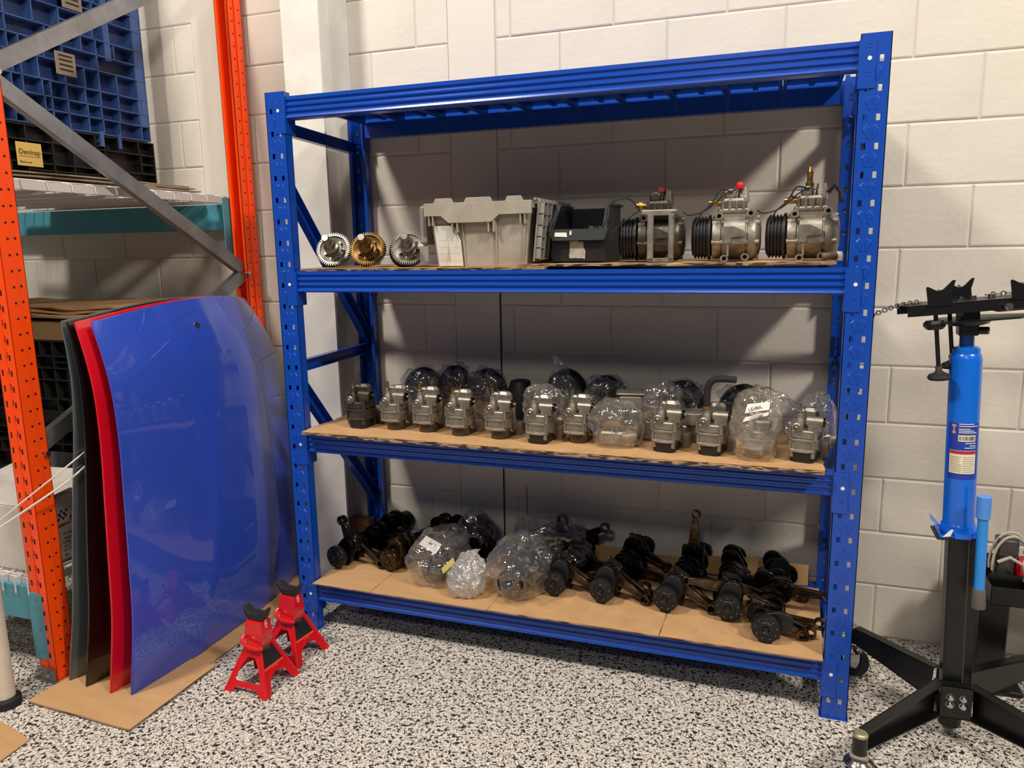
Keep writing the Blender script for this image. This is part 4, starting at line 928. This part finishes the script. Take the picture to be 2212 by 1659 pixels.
for y, z in ((.80, .235), (.86, .49)):
    mb = MB(); mb.rbox(0, .004, y - .045, y + .045, z - .035, z + .05, .001, mi=0)
    for k in (-.018, 0, .018, .034): mb.box(.0042, .005, y - .03, y + .03, z + k, z + k + .006, mi=1)
    mb.build('beige_insert', [mat('beige_insert', '8a7f6c', .6), ink], bp_, smooth=False)
for y in (.42, .50, .93, 1.02):
    MB().box(-.04, .004, y, y + .014, -.05, .01).build('foot_peg', bluep, bp_, smooth=False)
grid_pallet('plastic_pallet', 'black plastic pallet under the blue one on the upper deck', (-.958, -.74, 1.742), 1.215, .185, blkp, 9)
t = thing('sign', 'small yellow sign with black lettering on the black pallet', 'sign', (-.952, -.145, 1.775)); mb = MB(); mb.rbox(0, .003, -.052, .052, 0, .085, .0012); mb.build('plate', mat('yellow_plate', 'd8b664', .5), t)
L90 = Rz(90) @ Rx(90)
text('Denlnap', .026, ink, t, Tr(.0036, 0, .050) @ L90); text('Grams-man', .010, ink, t, Tr(.0036, -.018, .014) @ L90)
mb = MB(); mb.box(.0032, .0036, -.044, .044, .034, .0355); mb.tube([(.0035, -.034, .010), (.0035, -.042, .014), (.0035, -.040, .020)], .001, 5); mb.build('rule', ink, t, smooth=False)
# lower level: black crates, box
ZD = .366
for k in range(3):
    grid_pallet('plastic_crate', ['black lattice crate on the lower deck, bottom of the stack', 'black lattice crate in the middle of the stack behind the grey hood', 'black lattice crate at the top of the stack behind the grey hood'][k], (-1.80, -.02, ZD + .245 * k), 1.11, .243, blkp, 20 + k, 'crate', depth=.45).rotation_euler = (0, 0, radians(-90))
t = thing('cardboard_box', 'flat brown cardboard box on top of the black crates', 'box', (-1.1, -.02, ZD + .737)); mb = MB(); mb.rbox(-.6, .40, 0, .42, 0, .075, .003); mb.build('box', mat('brown_box', '8c6d47', .85), t, smooth=False)
slabs('cardboard_stack', 'crumpled flattened cardboard heaped on the brown box', [(-1.65, -.03), (-.72, -.03), (-.71, .40), (-1.65, .40)], ZD + .814, 6, .008, 51, card, .03)
t = thing('cardboard_scrap', 'small torn cardboard scrap sticking up behind the hoods by the braces', 'cardboard', (-.60, .30, 1.20)); MB().prism([(0, 0), (.05, 0), (.03, .05), (.012, .07)], 0, .003, T=Rz(60) @ Rx(80)).build('scrap', card, t, smooth=False)
wb = thing('cardboard_box', 'white carton with a chequered flag logo behind the orange post', 'box', (-.675, -.545, ZD + .002)); mb = MB(); mb.rbox(-.50, 0, 0, .42, 0, .235, .004)
boxm = mat('white_carton', 'd5cec6', .8, var=.7, vscale=5, hex2='bdb4aa', bump=.1, bscale=12); mb.build('carton', boxm, wb, smooth=False)
mb = MB(); mb.add([(-.50, .0, .236), (.002, .0, .236), (.004, .2, .262), (-.48, .2, .268), (-.50, .03, .25)], [(0, 1, 2, 3)]); mb.add([(.0, .21, .236), (-.50, .21, .236), (-.47, .40, .285), (.003, .38, .275)], [(0, 1, 2, 3)]); mb.build('flap', boxm, wb, smooth=False)
for s, y, z, sz in (('rio', .175, .150, .040), ('KL mercyfouture', .165, .098, .013), ('wanwom 5-61) Derg', .172, .080, .012), ('NT.SR', .130, .064, .011), ('4KT T-ST', .140, .050, .011), ('LUT DE', .134, .036, .011), ('JNJ', .124, .018, .011)):
    text(s, sz, ink, wb, Tr(.0008, y, z) @ L90)
mb = MB()
for k in range(8): mb.box(.0004, .001, .104 + (k % 2 + 2 * (k // 4)) * .010 + (k % 4 // 2) * .005, .112 + (k % 2 + 2 * (k // 4)) * .010 + (k % 4 // 2) * .005, .150 + (k % 4) * .009, .158 + (k % 4) * .009)
mb.build('flag_logo', ink, wb, smooth=False); mb = MB(); mb.prism([(.095, .124), (.165, .132), (.115, .137)], 0, .001, T=L90); mb.build('red_swoosh', mat('red_print', 'b5202a', .6), wb, smooth=False)
# white posts with rubber foot
t = thing('plastic_post', 'white plastic post with open top on a black rubber foot', 'post', (-.628, -.742, 0)); d_ = Vector((.06, .0, .57)) if False else Vector((-.01, -.02, .56))
mb = MB(); mb.lathe([(.031, .02), (.031, .565), (.028, .565), (.028, .50)], 24, c1=False); mb.build('tube', mat('off_white_pipe', 'dcd2c4', .5, var=.5, vscale=8, hex2='cbbfae'), t); mb = MB(); mb.lathe([(.046, 0), (.046, .025), (.036, .032), (.033, .032)], 24); mb.build('rubber_foot', rubber, t)
t = thing('plastic_post', 'second white plastic post cut off by the left photo edge', 'post', (-.705, -.755, 0)); mb = MB(); mb.lathe([(.031, .02), (.031, .50), (.028, .50), (.028, .45)], 24, c1=False); mb.build('tube', MATS['off_white_pipe'], t); mb = MB(); mb.lathe([(.038, 0), (.038, .025), (.036, .032), (.033, .032)], 24); mb.build('rubber_foot', rubber, t)

# ------------------------------------------------------------------ transmission jack
jk = thing('transmission_jack', 'blue and black transmission jack on four castors right of the rack', 'jack', (2.240, .045, .016))
LT = Ry(-2.1)                                               # the column leans a little to the left
mb = MB(); mb.rbox(-.027, .027, -.030, .030, .06, .60, .005, T=LT); mb.build('column', black, jk, smooth=False)
mb = MB(); mb.box(.030, .052, -.005, .024, .12, .60, T=LT); mb.build('guide_rail', black, jk, smooth=False)
mb = MB(); mb.rbox(-.062, .066, -.052, .05, .600, .606, .002, T=LT); mb.build('mounting_plate', black, jk, smooth=False)
mb = MB(); mb.rbox(-.055, .058, -.05, .045, .606, .612, .002, T=LT); mb.lathe([(.046, .612), (.044, .635), (.041, .64)], 30, T=LT); mb.add([(-.075, -.02, .65), (-.04, -.05, .62), (-.04, .0, .62), (-.07, .02, .655)], [(0, 1, 2, 3)], T=LT)
mb.box(-.02, .02, -.07, -.04, .612, .625, T=LT); mb.build('pump_base', jackblue, jk)
mb = MB(); mb.add([(-.048, -.0525, .609), (-.028, -.0525, .6125), (-.02, -.052, .632), (-.026, -.05, .632)], [(0, 1, 2, 3)], T=LT); mb.build('white_mark', paper, jk, smooth=False)
mb = MB(); mb.lathe([(.040, .63), (.040, 1.106), (.038, 1.120), (.034, 1.126), (.034, 1.138), (.030, 1.142), (.020, 1.146)], 40, T=LT); mb.build('cylinder', jackblue, jk)
mb = MB(); mb.lathe([(.018, 1.14), (.018, 1.19)], 24, T=LT); mb.build('ram', mat('ram_blue', '0a4a90', .3), jk)
mb = MB(); mb.rbox(-.024, .024, -.024, .024, 1.175, 1.222, .003, T=LT); mb.cyl((.022, -.01, 1.188), (.046, -.012, 1.188), .0105, n=14, T=LT); mb.build('head_collar', black, jk)
mb = MB(); mb.cyl((.046, -.012, 1.188), (.049, -.012, 1.188), .010, n=14, T=LT); mb.build('set_screw', chrome, jk)
# label on cylinder: curved patches
def patch(a0, a1, z0, z1, r=.0405, n=10):
    v = []; 
    for i in range(n + 1):
        a = radians(a0 + (a1 - a0) * i / n); v += [(r * cos(a), r * sin(a), z0), (r * cos(a), r * sin(a), z1)]
    return v, [(2 * i, 2 * i + 2, 2 * i + 3, 2 * i + 1) for i in range(n)]
navy = mat('label_navy', '1a3ba4', .4)
mb = MB().add(*patch(205, 325, .775, .935), T=LT); mb.build('label', navy, jk)
mb = MB().add(*patch(214, 312, .792, .858, .0409), T=LT); mb.build('warning_label', mat('cream_label', 'e6dcc2', .6), jk)
mb = MB().add(*patch(215, 311, .848, .857, .0412), T=LT); mb.build('red_band', mat('red_print', 'b5202a', .6), jk)
mb = MB().add(*patch(245, 308, .884, .902, .0409), T=LT); mb.build('barcode_label', mat('cream_label', 'e6dcc2', .6), jk)
mb = MB()
for k in range(22): a = 248 + k * 2.6; mb.add(*patch(a, a + random.choice([.7, 1.2, 1.6]), .887, .899, .0412, 1), T=LT)
mb.build('barcode', ink, jk)
mb = MB()
for z, a, b in ((.932, 246, 300), (.926, 246, 315), (.918, 246, 285), (.913, 246, 300), (.908, 246, 312), (.878, 270, 310), (.871, 285, 310), (.865, 268, 310)): mb.add(*patch(a, b, z, z + .0022, .0412, 6), T=LT)
mb.build('label_print', paper, jk)
mb = MB()
for k in range(9):
    for a in (217, 264): mb.add(*patch(a, a + random.choice([36, 42, 44]), .797 + k * .0052, .7982 + k * .0052, .0412, 5), T=LT)
mb.build('fine_print', mat('brown_print', '8d7f70', .7), jk)
mb = MB(); mb.add(*patch(220, 238, .925, .931, .0412, 3), T=LT); mb.add(*patch(226, 232, .905, .926, .0412, 3), T=LT); mb.add(*patch(222, 236, .906, .912, .0412, 3), T=LT); mb.build('mascot_free_emblem' if False else 'emblem', mat('emblem_pink', 'd9907a', .6), jk)
# pump handle tube
mb = MB(); mb.tube([(.024, -.085, .470), (.016, -.085, .72)], .0135, 18); mb.build('pump_handle', mat('light_blue_paint', '1487e0', .25, coat=.4), jk)
mb = MB(); mb.tube([(.0165, -.085, .685), (.015, -.085, .745)], .018, 18); mb.build('handle_socket', mat('pale_blue_plastic', '4f8be0', .4), jk)
mb = MB(); mb.lathe([(.012, -.004), (.0175, -.006), (.0180, .0), (.0165, .045), (.0145, .05)], 20, T=Tr(.0255, -.085, .430) @ Ry(-2), c0=False); mb.lathe([(.0125, .002), (.0120, .004)], 18, 1, T=Tr(.0255, -.085, .430)); mb.build('handle_grip', [mat('worn_grip', '5a544e', .6), ink], jk)
mb = MB(); mb.tube([(.019, -.04, .622), (.019, -.085, .622)], .009, 10); mb.build('handle_pivot', jackblue, jk)
# legs
def vleg(sy, nm):
    """bent channel: hub plate plus two tapering arms; sy=-1 front, +1 rear"""
    for sx in (-1, 1):
        a = Vector((sx * .040, sy * .042, .112)); b = Vector((sx * (.272 if sy < 0 else .243) if sx < 0 else .30, sy * .355 if sy < 0 else .235, .135))
        u = (b - a); L = u.length; u.normalize(); n = Vector((u.y, -u.x, 0)).normalized() * (1 if True else 1); up = u.cross(n) * -1
        if up.z < 0: up = -up
        out = n if n.y * sy > 0 else -n
        M = Matrix(((u.x, out.x, up.x, a.x), (u.y, out.y, up.y, a.y), (u.z, out.z, up.z, a.z), (0, 0, 0, 1)))
        mb = MB(); h0, h1, fl = .052, .026, .030
        def pl(y0, y1, za0, za1, zb0, zb1):
            v = [(0, y0, za0), (0, y1, za0), (0, y1, za1), (0, y0, za1), (L, y0, zb0), (L, y1, zb0), (L, y1, zb1), (L, y0, zb1)]
            mb.add(v, [(0, 1, 2, 3), (7, 6, 5, 4), (0, 4, 5, 1), (1, 5, 6, 2), (2, 6, 7, 3), (3, 7, 4, 0)], T=M)
        pl(-fl / 2, -fl / 2 + .004, -h0, h0, -h1, h1); pl(-fl / 2, fl / 2, h0 - .004, h0, h1 - .004, h1); pl(-fl / 2, fl / 2, -h0, -h0 + .004, -h1, -h1 + .004)
        mb.build('leg', black, jk, smooth=False)
        cx, cy = b.x + u.x * .016, b.y + u.y * .016
        s = MB(); s.lathe([(.019, .095), (.019, .150)], 20, T=Tr(cx, cy, 0)); s.build('castor_socket', black, jk)
        s = MB(); s.lathe([(.0185, .150), (.0195, .152), (.0195, .158), (.015, .161)], 20, T=Tr(cx, cy, 0)); s.build('socket_cap', mat('brassy_zinc', 'b5ad8a', .35, .8), jk)
        Z0 = Tr(0, 0, -.016)
        c = MB(); c.lathe([(.036, .085), (.038, .089), (.034, .095), (.026, .099), (.022, .104), (.02, .118)], 26, T=Tr(cx, cy, -.016))
        K = Tr(cx, cy, -.016) @ Rz({(-1, -1): 25, (1, -1): -40, (-1, 1): -8, (1, 1): 60}[(sx, sy)])
        for q in (-.022, .022): c.prism([(-.028, .09), (.03, .09), (.030, .06), (.022, .034), (.008, .034), (-.020, .06)], q - .0015, q + .0015, T=K @ FRONT)
        c.cyl((.014, -.026, .046), (.014, .026, .046), .006, n=10, T=K); cf = c.build('castor', chrome, jk)
        w = MB(); w.lathe([(.020, -.014), (.036, -.014), (.044, -.016), (.046, -.010), (.046, .010), (.044, .016), (.036, .014), (.020, .014)], 32, T=K @ Tr(.014, 0, .0462) @ Rx(90)); w.build('wheel', rubber, cf)
vleg(-1, 'front'); vleg(1, 'rear')
mb = MB(); mb.box(-.040, .040, -.064, -.060, .062, .164); mb.box(-.040, .040, -.064, -.034, .160, .164); mb.box(-.040, .040, -.064, -.034, .062, .066); mb.box(-.043, .043, -.036, .036, .055, .075); mb.box(-.036, .036, .034, .044, .06, .16); mb.build('hub_plate', black, jk, smooth=False, bevel=.001)
mb = MB()
for x in (-.016, .018):
    for z in (.130, .107): mb.lathe([(.0115, 0), (.0115, .002), (.0095, .003), (.0090, .009), (.006, .011)], 12, T=Tr(x, -.064, z) @ Rx(90))
mb.build('bolt', chrome, jk)
mb = MB(); mb.lathe([(.03, .01), (.032, .03), (.03, .062)], 20); mb.build('lower_cap', black, jk)
# saddle head (tilted plates)
HT = LT @ Tr(0, 0, 1.218) @ Rz(8) @ Ry(-3)
mb = MB(); mb.prism([(-.12, -.03), (-.06, -.075), (.10, -.075), (.17, -.015), (.06, .06), (-.05, .06)], .0, .004, T=HT); mb.build('tilt_plate', black, jk, smooth=False)
mb = MB(); mb.lathe([(.02, -.02), (.05, -.012), (.06, .0)], 24, T=HT); mb.box(-.02, .02, -.03, .03, .004, .045, T=HT); mb.build('pivot_block', black, jk, smooth=False)
HP = HT; HT = HT @ Tr(0, 0, .012)
mb = MB(); mb.box(-.165, .30, -.052, -.048, .012, .042, T=HT); mb.box(-.165, .30, -.052, .05, .038, .042, T=HT); mb.box(-.165, .30, .046, .05, .012, .042, T=HT); mb.build('saddle_channel', black, jk, smooth=False, bevel=.0008)
def vbr(x, y, s=1.):
    mb = MB(); T = HT @ Tr(x, y, .040)
    out = [(-.030, 0), (.030, 0), (.028, .03), (.038, .062), (.031, .062), (.008, .040), (-.006, .036), (-.030, .050), (-.034, .048)]
    mb.prism([(a * s, b * s) for a, b in out], 0, .004, T=T @ FRONT)
    mb.add([(0, 0, 0), (.006, .04, 0), (.006, .04, .038), (0, 0, .038)], [(0, 1, 2, 3)], T=T); mb.box(-.032 * s, .032 * s, -.004, .035, -.003, .0, T=T); mb.build('v_bracket', black, jk, smooth=False)
vbr(-.085, -.052); vbr(.118, -.052); vbr(.0, .05, .9); vbr(.22, .05, .9)
mb = MB()
for x in (-.02, .012, .06): mb.cyl((x, 0.0, .042), (x, 0.0, .052), .010, n=10, T=HT)
mb.cyl((.075, -.054, .020), (.075, -.068, .020), .0105, n=14, T=HT); mb.cyl((.075, -.068, .020), (.075, -.072, .020), .0075, n=6, T=HT); mb.build('bolt', chrome, jk)
mb = MB(); mb.box(.06, .13, -.04, .02, .006, .022, T=HT); mb.build('rusty_spacer', mat('rusty_spacer', '8a6a44', .8, var=.9, vscale=60, hex2='b79a6c'), jk, smooth=False)
for x, y, L in ((-.092, -.035, .175), (-.040, .02, .155)):
    mb = MB(); mb.cyl((x, y, .04), (x + .006, y, .04 - L), .0055, n=10, T=HT); mb.build('adjuster_rod', black, jk)
    mb = MB(); mb.cyl((x + .006, y, .045 - L), (x + .007, y, .028 - L), .009, n=8, T=HT); mb.build('lock_nut', mat('dull_nut', '6c645a', .5, .8), jk)
    mb = MB(); mb.lathe([(.026, -.018), (.030, -.012), (.026, -.004), (.012, .002), (.009, .006)], 22, T=HT @ Tr(x + .007, y, .026 - L)); mb.build('rubber_pad', rubber, jk)
mb = MB(); mb.rbox(-.118, -.07, -.055, -.01, -.028, -.004, .008, T=HT); mb.build('clamp_knob', black, jk)
mb = MB()                                                   # chain to the left
for k in range(17): 
    t_ = k / 16; p = Vector((-.12 - .13 * t_, .0, .046 - .025 * t_ * t_ * 1.2)); mb.torus(.006, .0018, 8, 5, T=HT @ Tr(*p) @ Rx(90 * (k % 2)) )
mb.build('chain', mat('chain_steel', '6e6a66', .4, .9), jk); mb = MB()
for k in range(14): p = Vector((.06 + k * .013, .03, .048)); mb.torus(.006, .0018, 8, 5, T=HT @ Tr(*p) @ Rx(90 * (k % 2)))
mb.build('chain', mat('chain_steel', '6e6a66', .4, .9), jk)

# ------------------------------------------------------------------ black stand with red winch
st = thing('tool_stand', 'black steel tool stand with a shallow tray, behind the blue jack', 'stand', (2.395, .36, .0))
mb = MB(); mb.rbox(-.038, .045, -.05, .03, .0, .33, .004); mb.build('post', black, st, smooth=False)
mb = MB(); mb.rbox(-.06, .10, -.07, .07, .0, .02, .004); mb.build('foot', black, st, smooth=False)
mb = MB(); mb.box(-.03, .55, -.12, -.116, .285, .345); mb.box(-.03, .55, -.12, .12, .285, .290); mb.box(-.03, .55, .116, .12, .285, .365); mb.box(-.03, -.026, -.12, .12, .285, .345); mb.box(-.03, .55, -.075, -.071, .32, .37); mb.build('tray', black, st, smooth=False, bevel=.002, T=Tr(0, 0, .045))
mb = MB(); mb.tube([(.115, -.125, .30), (.118, -.128, .33), (.122, -.11, .38), (.14, -.10, .385), (.55, -.10, .385)], .0045, 8); mb.tube([(.155, .03, .40), (.155, .03, .455), (.165, .03, .465), (.5, .03, .465)], .0055, 8); mb.build('guard_rail', black, st, T=Tr(0, 0, .045))
wn = thing('electric_winch', 'red electric winch with white lettering strip on the stand\'s tray', 'winch', (2.50, .33, .3370))
mb = MB(); mb.lathe([(.028, -.055), (.042, -.05), (.042, .30)], 26, T=TX(0, 0, .085)); mb.build('motor', redp, wn); mb = MB(); mb.rbox(-.05, .3, -.03, .03, 0, .045, .004); mb.build('base', blackp, wn)
mb = MB(); mb.box(-.045, .28, -.036, -.032, .104, .128, T=Tr(0, -.004, 0)); mb.box(.07, .12, -.041, -.040, .106, .126, 1, T=Tr(0, -.004, 0)); mb.build('name_strip', [paper, steeldk], wn, smooth=False)
text('SISNJG', .024, ink, wn, Tr(.012, -.0412, .116) @ FRONT, bold=.0006)
mb = MB(); mb.rbox(-.042, -.022, -.048, -.04, .06, .082, .003); mb.build('clip', paper, wn)
mb = MB(); mb.rbox(-.03, .28, -.02, .03, .126, .140, .004); mb.build('top_plate', mat('grey_alu_plate', 'a09b94', .4, .6), wn)
cn = thing('cable_coil', 'coil of off-white cable hanging over a dark canister beside the winch', 'cable', (2.415, .33, .3370))
mb = MB()
for k, (rx_, rz_) in enumerate(((.052, .095), (.048, .09), (.056, .10))):
    pts = [(.012 + rx_ * cos(a), -.03 + .012 * k, .105 + rz_ * sin(a)) for a in [pi * (i / 14) * 1.15 - .25 for i in range(15)]]; mb.tube(pts, .004, 8)
mb.tube([(-.03, -.05, .12), (.0, -.055, .14), (.035, -.055, .12), (.045, -.055, .085), (.06, -.055, .05)], .0055, 8); mb.build('cable', mat('offwhite_cable', 'b5aa9c', .45), cn)
mb = MB(); mb.lathe([(.03, .0), (.032, .05), (.028, .10), (.028, .135)], 22); mb.rbox(-.026, .03, -.028, .028, .13, .185, .004); mb.build('canister', mat('dark_canister', '3a3835', .4), cn)
# collection tidy
for o in C.objects:
    if o.type == 'MESH' and not o.data.materials: o.data.materials.append(black)
